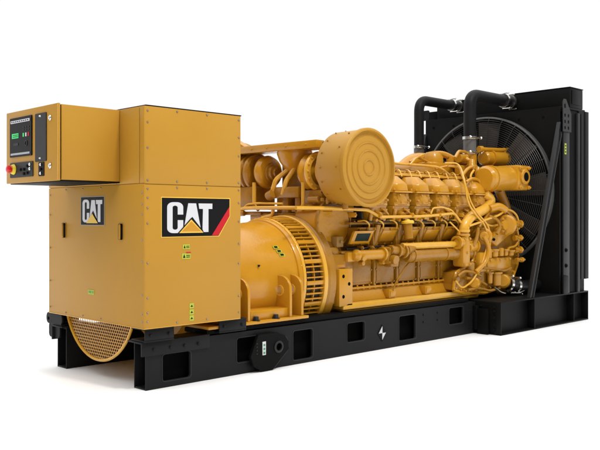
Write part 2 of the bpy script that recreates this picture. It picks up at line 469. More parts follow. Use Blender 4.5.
for k in range(3):
    bit(.80 - .045*k, .82 - .045*k, 2.10, 2.112, GREY, 'display_button'); bit(.80 - .045*k, .82 - .045*k, 2.08, 2.088, GREY, 'display_button')
q = MB(); q.lathe([(0, .022), (.003, .024), (.003, .016), (0, .016)], (-.633, .765, 1.975), (-1, 0, 0), 20); q.build('display_dial', GREY, scr)
pnl = face(fx, .428, .615, 1.815, 2.195, .008).build('blank_panel', GREY, cb)
q = MB(); q.bolt((-.631, .52, 2.17), (-1, 0, 0), .006); q.bolt((-.631, .52, 1.84), (-1, 0, 0), .006); q.build('panel_screws', CHROME, pnl)
sw = face(fx, .655, 1.066, 1.703, 1.826, .008).build('switch_panel', GREY, cb)
for y, z in ((.74, 1.79), (.80, 1.765), (.74, 1.735), (.69, 1.80), (.69, 1.765), (.80, 1.73), (.86, 1.765)):
    q = MB(); q.cyl((-.630, y, z), (-.645, y, z), .013, n=14); q.build('knob', INK if y != .69 else CHROME, sw)
q = MB(); q.cyl((-.630, .99, 1.772), (-.655, .99, 1.772), .044, .038, 28); es = q.build('emergency_stop', mat('yellow_plastic', (.75, .55, .02), .4), cb)
q = MB(); q.lathe([(0, .02), (.010, .022), (.012, .032), (.030, .031), (.036, .022), (.037, 0)], (-.655, .99, 1.772), (-1, 0, 0), 28); q.build('stop_button', mat('red_plastic', (.65, .012, .015), .3), es)
kl = face(fx, .468, .560, 1.700, 1.810, .006).build('key_switch', INK, cb)
for z, mm in ((1.79, CHROME), (1.755, INK), (1.722, CHROME)):
    q = MB(); q.cyl((-.628, .515, z), (-.640, .515, z), .012, n=14); q.build('key_barrel', mm, kl)
for z in (2.145, 1.775):
    q = MB(); q.cyl((-.622, .37, z), (-.632, .37, z), .022, n=20); q.cyl((-.632, .37, z), (-.640, .37, z), .010, n=12)
    q.build('door_latch', CHROME, door)

# ---- perforated semicircular guard
m = MB(); gx = .015; gc = (.755, .742); gr = .592
def inside(y, z, rr): return (y-gc[0])**2 + (z-gc[1])**2 < rr*rr
st = .030
t = bmesh.new()
rows = int(.40 / (st*.866)) + 1
for j in range(rows):
    for i in range(42):
        y = gc[0] - .62 + st*i + (st/2 if j % 2 else 0); z = .497 - st*.866*j
        if not inside(y, z, gr - .004): continue
        o = [(y + st*.5774*math.cos(R(30+60*k)), z + st*.5774*math.sin(R(30+60*k))) for k in range(6)]
        h = [(y + st*.43*math.cos(R(30+60*k)), z + st*.43*math.sin(R(30+60*k))) for k in range(6)]
        ov = [t.verts.new((gx, *p)) for p in o]; hv = [t.verts.new((gx, *p)) for p in h]; hb = [t.verts.new((gx + .004, *p)) for p in h]
        for k in range(6):
            t.faces.new((ov[k], ov[(k+1) % 6], hv[(k+1) % 6], hv[k])); t.faces.new((hv[k], hv[(k+1) % 6], hb[(k+1) % 6], hb[k]))
bmesh.ops.remove_doubles(t, verts=t.verts, dist=.0005)
m.add(t)
guard = m.build('perforated_guard', GOLD, ROOT)
m = MB()
pts = []
a_s = math.asin((gc[1]-.50)/gr)
for k in range(33):
    a = PI + a_s + (PI - 2*a_s) * k/32
    pts.append((gx - .002, gc[0] + gr*math.cos(a), gc[1] + gr*math.sin(a)))
m.tube(pts, .013, .01, 8, 2)
m.build('guard_rim', PIPE, guard)

# ================================================================== ALTERNATOR
def surf(th, r, cy=.73, cz=.75):     # point on a circle about the shaft line, angle from -Y going up
    return cy - r*math.cos(R(th)), cz + r*math.sin(R(th))
alt = MB()
alt.lathe([(0, 0), (0, .50), (.04, .545), (.9, .560), (1.16, .585), (1.22, .585), (1.225, .600), (1.25, .612), (1.30, .612), (1.303, .56), (1.50, .56), (1.50, 0)], (.60, .73, .75), (1, 0, 0), 96)
alt = alt.build('alternator', GOLD, ROOT)
m = MB(); m.lathe([(0, .55), (0, .618), (.006, .622), (.030, .622), (.036, .618), (.036, .55)], (1.865, .73, .75), (1, 0, 0), 96)
m.lathe([(0, .55), (0, .640), (.006, .645), (.045, .645), (.05, .64), (.05, .55)], (2.13, .73, .75), (1, 0, 0), 96)
for th in range(-48, 140, 21):
    y, z = surf(th, .606); m.bolt((1.865, y, z), (-1, 0, 0), .013, .014)
m.build('ring_flange', PIPE, alt)
m = MB()
for k in range(54):
    th = -60 + k*4.9
    wide = (k % 4 == 0)
    y, z = surf(th, .612)
    rt = Matrix.Rotation(R(th), 3, 'X')
    hw = .020 if wide else .0065
    m.box(1.900, 2.131, y - .018, y + .018, z - hw, z + hw, .003, Matrix.Rotation(-R(th), 3, 'X'))
m.lathe([(0, .585), (0, .612), (.012, .612), (.012, .585)], (2.01, .73, .75), (1, 0, 0), 96)
m.build('vent_grille', GOLD, alt)
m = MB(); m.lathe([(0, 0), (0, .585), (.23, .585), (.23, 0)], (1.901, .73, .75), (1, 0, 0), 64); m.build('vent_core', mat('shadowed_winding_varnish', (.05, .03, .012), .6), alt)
m = MB()
for p, q in (((1.30, 60), .010), ((1.02, 24), .010), ((1.35, 18), .008), ((1.0, 50), .010)):
    y, z = surf(p[1], .57); n = (0, -math.cos(R(p[1])), math.sin(R(p[1])))
    m = MB(); m.bolt((p[0], y, z), n, q, .016); m.build('plug', RUBBER, alt)
m = MB()
for k, th in enumerate((36, 31.5, 27.5)):
    y, z = surf(th, .578); m.box(1.60 + .02*k, 1.665 + .02*k, y - .002, y + .002, z - .016, z + .016, 0, Matrix.Rotation(-R(th), 3, 'X'))
so = m.build('warning_sticker', LIME, alt)
m = MB()
for k, th in enumerate((36, 31.5, 27.5)):
    y, z = surf(th, .5825); m.box(1.61 + .02*k, 1.65 + .02*k, y - .0015, y + .0015, z - .009, z + .009, 0, Matrix.Rotation(-R(th), 3, 'X'))
m.build('sticker_print', INK, so)
# mounting feet with lugs
m = MB()
m.box(.60, 1.79, -.03, .36, .425, .452, .005)
m.box(1.12, 1.60, .03, .36, .4525, .535, .006)
foot = m.build('mounting_foot', GOLD, ROOT)
m = MB(); m.box(.60, 1.79, 1.10, 1.49, .425, .452, .005); m.box(1.12, 1.60, 1.10, 1.43, .4525, .535, .006); m.build('mounting_foot', GOLD, ROOT)
for lx in (1.075, 1.585, 1.735):
    m = MB()
    lug = [(.0, .4525), (.0, .66)] + [(.13 - .13*math.cos(R(a)), .70 + .13*math.sin(R(a))) for a in range(15, 91, 15)] + [(.40, .83), (.40, .4525)]
    m.plate([lug, circ(.135, .69, .040)], .030, onX(lx), .004)
    m.build('lifting_lug', GOLD, foot)
    m = MB(); m.lathe([(0, .040), (0, .052), (.018, .052), (.018, .040)], (lx - .022, .135, .69), (1, 0, 0), 24); m.build('lug_ring', PIPE, foot)
for x in (1.16, 1.40):
    m = MB(); m.bolt((x, .005, .4525), (0, 0, 1), .026, .035); m.build('foot_bolt', GREY, foot)
m = MB(); m.box(.62, 4.5, .02, .34, .378, .42, .004); m.build('shim_rail', DARK, ROOT)

# ================================================================== ENGINE
HEADM0 = mat('dull_gold_paint', (.30, .17, .04), .45, 0, .3, .1, 10)
# flywheel housing
m = MB()
m.lathe([(0, .50), (0, .640), (.02, .655), (.10, .655), (.14, .60), (.36, .56), (.36, 0)], (2.18, .73, .75), (1, 0, 0), 72)
m.loft([(2.30, .16, .50), (2.62, .16, .50), (2.62, .16, 1.00), (2.30, .16, 1.00)], [(2.34, 1.30, .50), (2.62, 1.30, .50), (2.62, 1.30, 1.0), (2.34, 1.30, 1.0)], .01)
fh = m.build('flywheel_housing', CAST_SHADED, ROOT)
m = MB()
m.loft([(2.34, .09, .475), (2.54, .09, .475), (2.54, .09, .855), (2.34, .09, .855)], [(2.34, .19, .475), (2.54, .19, .475), (2.54, .19, .855), (2.34, .19, .855)], .008)
m.build('mounting_pad', GOLD, fh)
m = MB()
m.loft([(2.32, .15, .862), (2.50, .15, .862), (2.45, .22, 1.07), (2.32, .22, 1.07)], [(2.32, .4, .862), (2.50, .4, .862), (2.45, .4, 1.07), (2.32, .4, 1.07)], .006)
m.build('housing_wedge', GOLD, fh)
m = MB()
for x, z in ((2.40, .78), (2.485, .70), (2.40, .575)):
    m.cyl((x, .0885, z), (x, .10, z), .019, n=20, bev=.001)
m.build('pad_hole', HOLE, fh)
# round access cover
m = MB()
m.cyl((2.46, .28, 1.32), (2.46, .62, 1.32), .245, n=56, bev=.01)
rc = m.build('round_cover', GOLD, fh)
m = MB(); m.lathe([(0, .235), (-.0, .255), (.012, .260), (.03, .260), (.03, .235)], (2.46, .272, 1.32), (0, 1, 0), 56)
for k in range(14):
    a = 2*PI*k/14; m.bolt((2.46 + .243*math.cos(a), .274, 1.32 + .243*math.sin(a)), (0, -1, 0), .008, .010)
m.build('cover_rim', CAST_SHADED, rc)
m = MB(); m.box(2.45, 2.78, .38, 1.08, 1.0, 1.56, .02); m.box(2.62, 2.74, .30, .40, 1.15, 1.50, .01); m.build('rear_housing', CAST_SHADED, fh)

# crankcase and sump
blk = MB()
blk.box(2.60, 5.02, .34, 1.12, .60, 1.42, .02)
blk.loft([(2.6, .34, 1.40), (5.05, .34, 1.40), (5.05, .30, 1.62), (2.6, .30, 1.62)], [(2.6, 1.12, 1.40), (5.05, 1.12, 1.40), (5.05, 1.16, 1.62), (2.6, 1.16, 1.62)], .01)
blk = blk.build('engine_block', CAST_SHADED, ROOT)
m = MB()
m.loft([(2.58, .17, .50), (4.98, .17, .50), (4.98, .24, .625), (2.58, .24, .625)], [(2.58, 1.29, .50), (4.98, 1.29, .50), (4.98, 1.22, .625), (2.58, 1.22, .625)], .008)
m.box(2.58, 4.95, .205, 1.255, .625, .645, .004)
k = 0
x = 2.66
while x < 4.9:
    m.bolt((x, .222, .645), (0, 0, 1), .010, .014); m.bolt((x, .22, .625), (0, -.8, -.3), .009, .010); x += .095
sump = m.build('oil_pan', GOLD, ROOT)
m = MB()
m.loft([(2.40, .09, .44), (4.86, .09, .44), (4.93, .09, .475), (4.93, .09, .50), (2.47, .09, .50), (2.40, .09, .47)], [(2.40, .30, .44), (4.86, .30, .44), (4.93, .30, .475), (4.93, .30, .50), (2.47, .30, .50), (2.40, .30, .47)], .004)
m.loft([(2.40, .10, .43), (4.84, .10, .43), (4.84, .115, .40), (2.46, .115, .40)], [(2.40, .30, .43), (4.84, .30, .43), (4.84, .30, .40), (2.46, .30, .40)], .003)
m.build('support_rail', PIPE, ROOT)
for x in (3.16, 3.80):
    m = MB(); m.box(x, x + .11, .12, .22, .5005, .60, .012); m.box(x + .01, x + .10, .112, .119, .52, .58, .003); m.build('drain_block', GOLD, sump)
# dipstick tube
m = MB(); m.tube([(3.22, .12, .585), (3.26, .11, .68), (3.42, .12, .82), (3.55, .13, .90)], .009, .08, 8); m.cyl((3.55, .13, .90), (3.60, .12, .93), .022, n=14); m.build('drain_hose', CAST_SHADED, sump)
# crankcase doors
for i in range(6):
    x0 = 2.66 + i*.385
    m = MB()
    m.box(x0, x0 + .345, .235, .345, .655, .975, .022)
    m.box(x0 + .03, x0 + .315, .226, .24, .69, .945, .012)
    for bx, bz in ((x0+.022, .675), (x0+.022, .955), (x0 + .323, .675), (x0 + .323, .955), (x0+.022, .815), (x0+.323, .815)):
        m.bolt((bx, .236, bz), (0, -1, 0), .010, .012)
    m.build('crankcase_door', CAST_SHADED, blk)
for i in range(7):
    x0 = 2.645 + i*.385; m = MB(); m.box(x0 - .016, x0 + .008, .215, .34, .64, 1.0, .006); m.build('block_rib', CAST_SHADED, blk)
# sloping camshaft covers row
for i in range(6):
    x0 = 2.67 + i*.385
    m = MB()
    m.loft([(x0, .245, 1.075), (x0 + .30, .245, 1.075), (x0 + .30, .135, 1.27), (x0, .135, 1.27)], [(x0, .34, 1.075), (x0 + .30, .34, 1.075), (x0 + .30, .36, 1.27), (x0, .36, 1.27)], .012)
    sl = Matrix.Rotation(-R(20), 3, 'X')
    for bx in (x0 + .03, x0 + .15, x0 + .27):
        m.bolt((bx, .144, 1.255), (0, -.87, -.49), .012, .014); m.bolt((bx, .235, 1.092), (0, -.87, -.49), .012, .014)
    cv = m.build('camshaft_cover', mat('scuffed_gold_paint', (.34, .20, .055), .5, 0, .4, .25, 14) if i == 99 else CAST_SHADED, blk)
    m = MB(); m.loft([(x0 + .035, .212, 1.115), (x0 + .265, .212, 1.115), (x0 + .265, .144, 1.235), (x0 + .035, .144, 1.235)], [(x0 + .035, .24, 1.115), (x0 + .265, .24, 1.115), (x0 + .265, .17, 1.235), (x0 + .035, .17, 1.235)], .004)
    m.build('cover_face', GOLD, cv)
    m = MB(); m.cyl((x0 + .345, .22, 1.06), (x0 + .345, .16, 1.30), .028, .034, 16); m.box(x0 + .305, x0 + .38, .19, .33, 1.0, 1.34, .012)
    m.build('cover_pillar', CAST_SHADED, blk)
# framed nameplate over the second cover
m = MB(); m.loft([(2.57, .155, 1.10), (2.87, .155, 1.10), (2.87, .085, 1.235), (2.57, .085, 1.235)], [(2.57, .19, 1.10), (2.87, .19, 1.10), (2.87, .12, 1.235), (2.57, .12, 1.235)], .006)
npf = m.build('nameplate_frame', GOLD, blk)
m = MB(); m.loft([(2.62, .137, 1.128), (2.83, .137, 1.128), (2.83, .0955, 1.208), (2.62, .0955, 1.208)], [(2.62, .15, 1.128), (2.83, .15, 1.128), (2.83, .11, 1.208), (2.62, .11, 1.208)], .001)
m.build('nameplate', mat('dark_green_plate', (.006, .018, .015), .5, 0, .15), npf)
m = MB(); m.box(2.42, 2.52, .20, .30, 1.07, 1.18, .008); m.bolt((2.47, .2, 1.125), (0, -1, 0), .015, .02); m.build('sensor_box', HEADM0, fh)
# long ledges between rows
m = MB()
m.box(2.45, 4.98, .16, .36, 1.005, 1.03, .006)
m.box(2.62, 5.0, .20, .36, 1.300, 1.325, .006)
for i in range(26): m.bolt((2.70 + i*.09, .165, 1.03), (0, 0, 1), .009, .012); 
for i in range(26): m.bolt((2.70 + i*.09, .21, 1.325), (0, 0, 1), .009, .012)
m.build('block_ledge', CAST_SHADED, blk)
# oil cooler, tubes
m = MB()
m.cyl((3.42, .10, .955), (4.72, .10, .955), .075, n=32, bev=.02)
for x in (3.50, 4.10, 4.62): m.lathe([(0, .07), (0, .084), (.03, .084), (.03, .07)], (x, .10, .955), (1, 0, 0), 28)
m.build('oil_cooler', CAST_SHADED, ROOT)
m = MB()
m.cyl((3.30, .06, 1.062), (4.62, .06, 1.062), .036, n=20)
m.build('coolant_tube', PIPE, ROOT)
m = MB()
m.cyl((2.62, .10, .985), (3.02, .10, .985), .052, n=28)
m.lathe([(0, 0), (0, .030), (.03, .060), (.06, .062), (.06, 0)], (2.56, .10, .985), (1, 0, 0), 24)
m.lathe([(0, .05), (0, .075), (.03, .075), (.03, .05)], (3.00, .10, .985), (1, 0, 0), 28)
m.cyl((2.66, .10, .985), (2.66, .03, .955), .034, n=16)
m.box(2.50, 2.62, .12, .3, .92, 1.02, .01)
m.build('starter_motor', GOLD, ROOT)
m = MB()
m.box(3.05, 3.20, .05, .22, .88, 1.06, .03)
m.cyl((3.12, .05, .93), (3.12, -.01, .92), .05, n=20)
m.cyl((3.10, .06, 1.03), (3.34, .05, 1.00), .048, n=20)
m.lathe([(0, .05), (0, .072), (.025, .072), (.025, .05)], (3.20, .055, 1.015), (1, -.05, -.1), 24)
m.lathe([(0, .05), (0, .072), (.025, .072), (.025, .05)], (3.30, .05, 1.005), (1, -.05, -.1), 24)
m.cyl((3.36, .05, 1.02), (3.50, .05, 1.04), .056, .03, n=20)
for x, z in ((3.07, .90), (3.18, .90), (3.07, 1.04), (3.18, 1.04)): m.bolt((x, .05, z), (0, -1, 0), .011, .014)
m.box(3.14, 3.28, .08, .2, .84, .93, .02)
m.build('coolant_junction', CAST_SHADED, ROOT)

# oil filler
for i, x in enumerate((2.72, 3.05, 3.9, 4.3, 4.62)):
    m = MB(); m.cyl((x, .16, .90), (x, .10, .90), .026, n=16); m.tube([(x, .11, .90), (x + .02, .09, .96), (x + .05, .12, 1.03)], .009, .03, 8); m.build('oil_line_fitting', GOLD, blk)
m = MB(); m.cyl((3.42, .06, 1.14), (3.42, .08, 1.31), .048, .052, 24); fil = m.build('oil_filler', CAST_SHADED, blk)
m = MB(); m.lathe([(0, .052), (.0, .070), (.02, .074), (.034, .066), (.036, .03), (.050, .026), (.052, 0)], (3.42, .08, 1.305), (0, .1, 1), 28); m.build('filler_cap', YELC := mat('bright_yellow_cap', (.72, .45, .02), .35), fil)

# --- cylinder heads with rocker covers
HEADM = mat('gold_head_paint', (.46, .212, .012), .25, 0, .48, .14, 9.0, .3, 60, .12)
HX = [4.93 - .385*i for i in range(6)]
def near(y): return y
def far(y): return 1.46 - y
for side in (near, far):
    for i, hx in enumerate(HX):
        hw = .135
        def P3(x, y, z): return (x, side(y), z)
        m = MB()   # head block
        m.loft([P3(hx - hw, .125, 1.50), P3(hx + hw, .125, 1.50), P3(hx + hw, .145, 1.645), P3(hx - hw, .145, 1.645)],
               [P3(hx - hw, .46, 1.50), P3(hx + hw, .46, 1.50), P3(hx + hw, .50, 1.645), P3(hx - hw, .50, 1.645)], .010)
        # raised face
        m.loft([P3(hx - .07, .108, 1.52), P3(hx + .07, .108, 1.52), P3(hx + .07, .126, 1.64), P3(hx - .07, .126, 1.64)],
               [P3(hx - .09, .14, 1.51), P3(hx + .09, .14, 1.51), P3(hx + .09, .16, 1.645), P3(hx - .09, .16, 1.645)], .006)
        # exhaust port and lower head
        m.loft([P3(hx - .12, .20, 1.34), P3(hx + .12, .20, 1.34), P3(hx + .14, .14, 1.50), P3(hx - .14, .14, 1.50)],
               [P3(hx - .12, .44, 1.34), P3(hx + .12, .44, 1.34), P3(hx + .14, .46, 1.50), P3(hx - .14, .46, 1.50)], .008)
        for dx in (-.11, .11): m.cyl(P3(hx + dx, .165, 1.34), P3(hx + dx, .14, 1.47), .022, .024, 12)
        m.cyl(P3(hx, .19, 1.42), P3(hx, .12, 1.40), .040, .034, 18)
        m.cyl(P3(hx - .06, .19, 1.36), P3(hx - .06, .11, 1.345), .020, .020, 12)
        for dx in (-.055, .055):
            for z_ in (1.54, 1.62): m.bolt(P3(hx + dx, .108 + (.03 if z_ > 1.6 else .008) - .018, z_), (0, -1 if side is near else 1, 0), .009, .014)
        for dx in (-.115, .115): m.bolt(P3(hx + dx, .128, 1.56), (0, -1 if side is near else 1, 0), .014, .022)
        m.tube([P3(hx + .05, .15, 1.47), P3(hx + .07, .10, 1.44), P3(hx + .13, .11, 1.40), P3(hx + .16, .16, 1.37)], .012, .03, 8)
        m.box(hx + .02, hx + .09, *sorted((side(.13), side(.20))), 1.35, 1.43, .008)
        hd = m.build('cylinder_head', HEADM, ROOT)
        m = MB()
        # flange
        m.loft([P3(hx - .155, .105, 1.645), P3(hx + .155, .105, 1.645), P3(hx + .155, .105, 1.665), P3(hx - .155, .105, 1.665)],
               [P3(hx - .155, .50, 1.66), P3(hx + .155, .50, 1.66), P3(hx + .155, .50, 1.68), P3(hx - .155, .50, 1.68)], .005)
        # faceted cap: base octagon -> top octagon
        def octa(x0, x1, y0, y1, z, c): return [P3(x0 + c, y0, z), P3(x1 - c, y0, z), P3(x1, y0 + c, z), P3(x1, y1 - c, z), P3(x1 - c, y1, z), P3(x0 + c, y1, z), P3(x0, y1 - c, z), P3(x0, y0 + c, z)]
        m.loft(octa(hx - .140, hx + .140, .115, .47, 1.668, .055), octa(hx - .134, hx + .134, .128, .46, 1.745, .055), .006)
        m.loft(octa(hx - .134, hx + .134, .128, .46, 1.743, .055), octa(hx - .062, hx + .062, .225, .40, 1.835, .03), .010)
        for dx, dy in ((-.148, .12), (.148, .12), (-.15, .30), (.15, .30)): m.bolt(P3(hx + dx, dy, 1.668), (0, 0, 1), .012, .022)
        rcv = m.build('rocker_cover', GOLD, hd)
        if side is near and i >= 2:
            m = MB(); m.loft([(hx - .005, .1235, 1.682), (hx + .075, .1235, 1.682), (hx + .075, .132, 1.738), (hx - .005, .132, 1.738)], [(hx - .005, .13, 1.682), (hx + .075, .13, 1.682), (hx + .075, .138, 1.738), (hx - .005, .138, 1.738)], 0)
            m.build('faded_plate', FADED, rcv)
        # inlet stub and lines toward the vee
        m = MB()
        m.tube([P3(hx, .46, 1.74), P3(hx, .54, 1.80), P3(hx, .62, 1.80)], .045, .05, 14)
        m.tube([P3(hx - .09, .42, 1.78), P3(hx - .09, .47, 1.86), P3(hx + .05, .50, 1.88), P3(hx + .10, .44, 1.82)], .011, .05, 8)
        m.tube([P3(hx + .13, .40, 1.76), P3(hx + .12, .46, 1.84), P3(hx - .12, .47, 1.85)], .010, .04, 8)
        m.build('injector_line', GOLD, hd)

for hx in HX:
    m = MB(); m.box(hx - .203, hx - .182, .20, .46, 1.36, 1.66, .004); m.build('head_gap_shade', RUBBER, blk)  # black plates added as the shade in the gaps between heads
m = MB(); m.box(2.85, 5.05, .155, .40, 1.326, 1.342, .002); m.build('head_base_shade', RUBBER, blk)  # thin black strip added as the dark shade line under the heads
for px_ in (2.55, 2.95, 3.5, 4.0, 4.45):
    m = MB(); m.box(px_ - .014, px_ + .014, .06, .15, 1.375, 1.425, .006); m.bolt((px_, .06, 1.40), (0, -1, 0), .009, .012); m.build('pipe_clip', GOLD, blk)
# wiring / fuel rail along the heads
m = MB()
m.tube([(1.744, 0.100, 1.465), (2.212, 0.100, 1.468), (2.784, 0.100, 1.452), (2.977, 0.100, 1.379), (3.641, 0.080, 1.385), (4.014, 0.080, 1.402), (4.289, 0.080, 1.426), (4.451, 0.080, 1.296)], .017, .05, 12)
m.build('long_rail_pipe', PIPE, ROOT)
m = MB()
m.tube([(3.830, 0.070, 1.413), (3.868, 0.070, 1.481), (4.039, 0.070, 1.494), (4.235, 0.070, 1.461), (4.396, 0.070, 1.320), (4.519, 0.070, 1.260)], .010, .05, 8)
m.build('looped_hose', PIPE, ROOT)

# --- vee: intake plenum and top lines
m = MB()
m.box(3.0, 5.0, .56, .90, 1.60, 1.92, .03)
m.loft([(3.4, .56, 1.90), (5.1, .56, 1.90), (5.1, .62, 2.00), (3.8, .62, 2.00)], [(3.4, .90, 1.90), (5.1, .90, 1.90), (5.1, .84, 2.00), (3.8, .84, 2.00)], .02)
vee = m.build('intake_plenum', CAST_SHADED, ROOT)
m = MB()
for y, z in ((.44, 1.88), (.50, 1.91), (.38, 1.86)):
    m.tube([(2.9, y, z), (3.6, y, z), (4.3, y, z), (5.0, y, z)], .012, .01, 8)
for i in range(12):
    x = 2.95 + i*.18; m.tube([(x, .36, 1.84), (x + .02, .41, 1.92), (x + .05, .48, 1.93), (x + .07, .54, 1.88)], .010, .04, 8)
m.build('fuel_line', PIPE, vee)
for i in range(12):
    x = 2.95 + i*.18
    m = MB(); m.box(x - .02, x + .03, .40, .47, 1.84, 1.875, .004); m.build('line_clamp', CAST_SHADED, vee)
    m = MB(); m.bolt((x + .05, .575, 1.92), (0, 0, 1), .016, .03); m.build('plenum_bolt', CAST_SHADED, vee)
m = MB(); m.box(2.75, 5.05, .42, .56, 1.70, 1.835, .01); m.build('valley_shade_strip', RUBBER, vee)  # black strip standing in for shade cast among the valley lines
m = MB(); rnd = random.Random(3)
for i in range(34):
    x = 2.9 + i*.063; y = rnd.uniform(.44, .56); h_ = rnd.uniform(.02, .07)
    m.cyl((x, y, 1.82), (x, y, 1.84 + h_), rnd.uniform(.010, .022), n=10)
    if i % 3 == 0: m.tube([(x, y, 1.86 + h_*.5), (x + .04, y - .03, 1.90 + h_*.5), (x + .10, y - .02, 1.86)], .008, .03, 6)
m.build('valley_fittings', GOLD, vee)
# wiring harness and small lines low on the block
m = MB()
pts = [(2.55, .19, 1.045)]
for i in range(12): pts.append((2.7 + i*.19, .15 + .02*(i % 2), 1.045 + .012*((i*7) % 3)))
m.tube(pts, .011, .05, 8)
m.build('lower_harness', RUBBER, vee)
for i in range(14):
    x = 2.72 + i*.165; m = MB(); m.box(x, x + .035, .13, .20, 1.03, 1.075, .005); m.bolt((x + .018, .13, 1.055), (0, -1, 0), .010, .012); m.build('harness_bracket', CAST_SHADED, vee)
for i in range(10):
    x = 2.75 + i*.23; m = MB(); m.tube([(x, .21, 1.335), (x + .02, .12, 1.345), (x + .08, .115, 1.30), (x + .10, .15, 1.25)], .009, .03, 8); m.build('jumper_line', PIPE, vee)

# thermostat humps and front top casting
m = MB()
m.box(4.55, 5.35, .60, 1.05, 1.90, 2.07, .04)
m.tube([(4.35, .9, 1.98), (4.55, .9, 2.10), (4.80, .9, 2.12), (5.0, .9, 2.05)], .09, .12, 20)
m.lathe([(0, .13), (.12, .125), (.18, .09), (.20, 0)], (4.78, .74, 2.02), (0, 0, 1), 28)
m.lathe([(0, .06), (.10, .055), (.10, .03), (.13, .03), (.13, 0)], (4.99, .62, 2.02), (0, 0, 1), 20)
m.tube([(4.78, .74, 2.18), (4.95, .70, 2.19), (5.06, .62, 2.12), (5.2, .55, 2.08)], .040, .08, 16)
m.tube([(4.5, .50, 1.97), (4.75, .46, 2.02), (4.92, .42, 1.98), (4.97, .36, 1.85)], .014, .08, 8)
th = m.build('thermostat_housing', GOLD, ROOT)
m = MB()
m.tube([(4.929, 1.000, 1.915), (4.739, 1.000, 2.115), (4.533, 1.000, 2.003)], .02, .08, 10)
m.tube([(4.253, 0.700, 2.052), (4.391, 0.700, 2.120), (4.533, 0.700, 2.090), (4.656, 0.700, 2.058)], .016, .05, 10)
m.box(3.9, 4.4, .70, .95, 1.92, 2.02, .03)
m.build('plenum_fitting', GOLD, vee)

# front upper barrels
m = MB()
m.cyl((5.464, 0.450, 2.149), (6.070, 0.450, 2.166), .095, n=32, bev=.02)
m.lathe([(0, .09), (0, .112), (.03, .112), (.03, .09)], (5.605, 0.450, 2.156), (1, 0, 0), 28)
q0 = Vector((6.095, 0.450, 2.168))
m.lathe([(0, .09), (0, .13), (.03, .135), (.05, .13), (.10, .10), (.12, .05), (.12, 0)], q0, (1, 0, 0), 28)
for k in range(8): m.bolt(q0 + Vector((0, .115*math.cos(k*PI/4), .115*math.sin(k*PI/4))), (-1, 0, 0), .014, .02)
m.build('upper_coolant_barrel', GOLD, ROOT)
m = MB(); m.tube([(5.348, 0.420, 2.258), (5.823, 0.420, 2.273), (6.224, 0.420, 2.309)], .025, .02, 14); m.cyl((6.186, 0.420, 2.307), (6.263, 0.420, 2.312), .040, n=18)
m.cyl((5.325, 0.420, 2.257), (5.394, 0.420, 2.261), .040, n=18); m.cyl((5.946, 0.420, 2.280), (5.946, 0.420, 2.172), .02, n=12)
m.build('upper_rod_pipe', GOLD, ROOT)
m = MB()
m.cyl((4.98, .12, 1.855), (5.62, .12, 1.875), .155, n=44, bev=.03)
m.lathe([(0, .15), (0, .168), (.03, .168), (.03, .15)], (5.08, .12, 1.857), (1, 0, .03), 40)
lb = m.build('front_coolant_barrel', GOLD, ROOT)
m = MB()
m.box(5.50, 5.76, -.05, .29, 1.72, 2.04, .03)
m.cyl((5.63, -.04, 1.89), (5.63, -.085, 1.89), .10, n=32, bev=.01)
for dx, dz in ((-.1, .125), (.1, .125), (-.1, -.125), (.1, -.125)): m.cyl((5.63 + dx, -.04, 1.88 + dz), (5.63+dx, -.075, 1.88+dz), .026, n=14); m.bolt((5.63+dx, -.075, 1.88+dz), (0, -1, 0), .014, .014)
m.build('end_block', GOLD, lb)
m = MB(); m.cyl((5.63, -.0865, 1.89), (5.63, -.06, 1.89), .058, n=28, bev=.001); m.build('port', HOLE, lb)
# leaning pipe and red handle
m = MB(); m.tube([(5.526, 0.250, 1.728), (5.670, 0.250, 1.549), (5.816, 0.250, 1.260)], .062, .05, 18); m.build('leaning_pipe', CAST_SHADED, ROOT)
m = MB(); m.cyl((5.60, .42, 1.72), (5.60, .42, 1.50), .028, .034, 14); m.build('red_handle', RED, ROOT, 'small red handle beside the leaning pipe')

# front timing housing
m = MB()
m.box(5.02, 5.30, .34, 1.12, .62, 1.72, .03)
m.box(4.98, 5.25, .20, .36, .66, 1.30, .03)
for k in range(9): m.bolt((5.06, .2, .70 + k*.07), (0, -1, 0), .013, .016)
fr = m.build('front_housing', CAST_SHADED, ROOT)
m = MB()
prof_ = [(4.255, 0.070, 0.527), (4.457, 0.070, 0.479), (4.902, 0.070, 0.450), (5.238, 0.070, 0.490), (5.519, 0.070, 0.562), (5.663, 0.070, 0.773), (5.687, 0.070, 1.108), (5.615, 0.070, 1.353), (5.377, 0.070, 1.467), (5.012, 0.070, 1.441), (4.815, 0.070, 1.270), (4.644, 0.070, 0.839), (4.295, 0.070, 0.724)]
m.prism(prof_, (0, 1.30, 0), .02)
gc_ = m.build('front_gear_case', CAST_SHADED, ROOT)
m = MB()
m.tube([Vector(p) + Vector((0, -.004, 0)) for p in prof_ + prof_[:1]], .020, .03, 8, 3)
m.build('case_rim', GOLD, gc_)
m = MB()
cc = sum((Vector(p) for p in prof_), Vector())/len(prof_)
for p, q in zip(prof_, prof_[1:] + prof_[:1]):
    p = Vector(p); q = Vector(q); n_ = max(1, int((q-p).length/.10))
    for k in range(n_):
        o_ = p + (q-p)*k/n_; o_ = o_ + (cc - o_).normalized()*.045; m = MB(); m.bolt((o_.x, .07, o_.z), (0, -1, 0), .014, .022); m.build('case_bolt', GOLD, gc_)
m = MB()   # pumps and bosses standing on the case
m.cyl((4.794, 0.000, 1.150), (4.948, 0.100, 1.145), .10, n=32, bev=.02)
m.cyl((4.748, -0.030, 1.151), (4.794, 0.000, 1.150), .055, n=24, bev=.01)
m.build('gear_case_pump', GOLD, gc_); m = MB()
m.cyl((5.185, -0.020, 0.586), (5.379, 0.100, 0.568), .085, .11, 32, .02)
m.build('gear_case_pump', GOLD, gc_); m = MB()
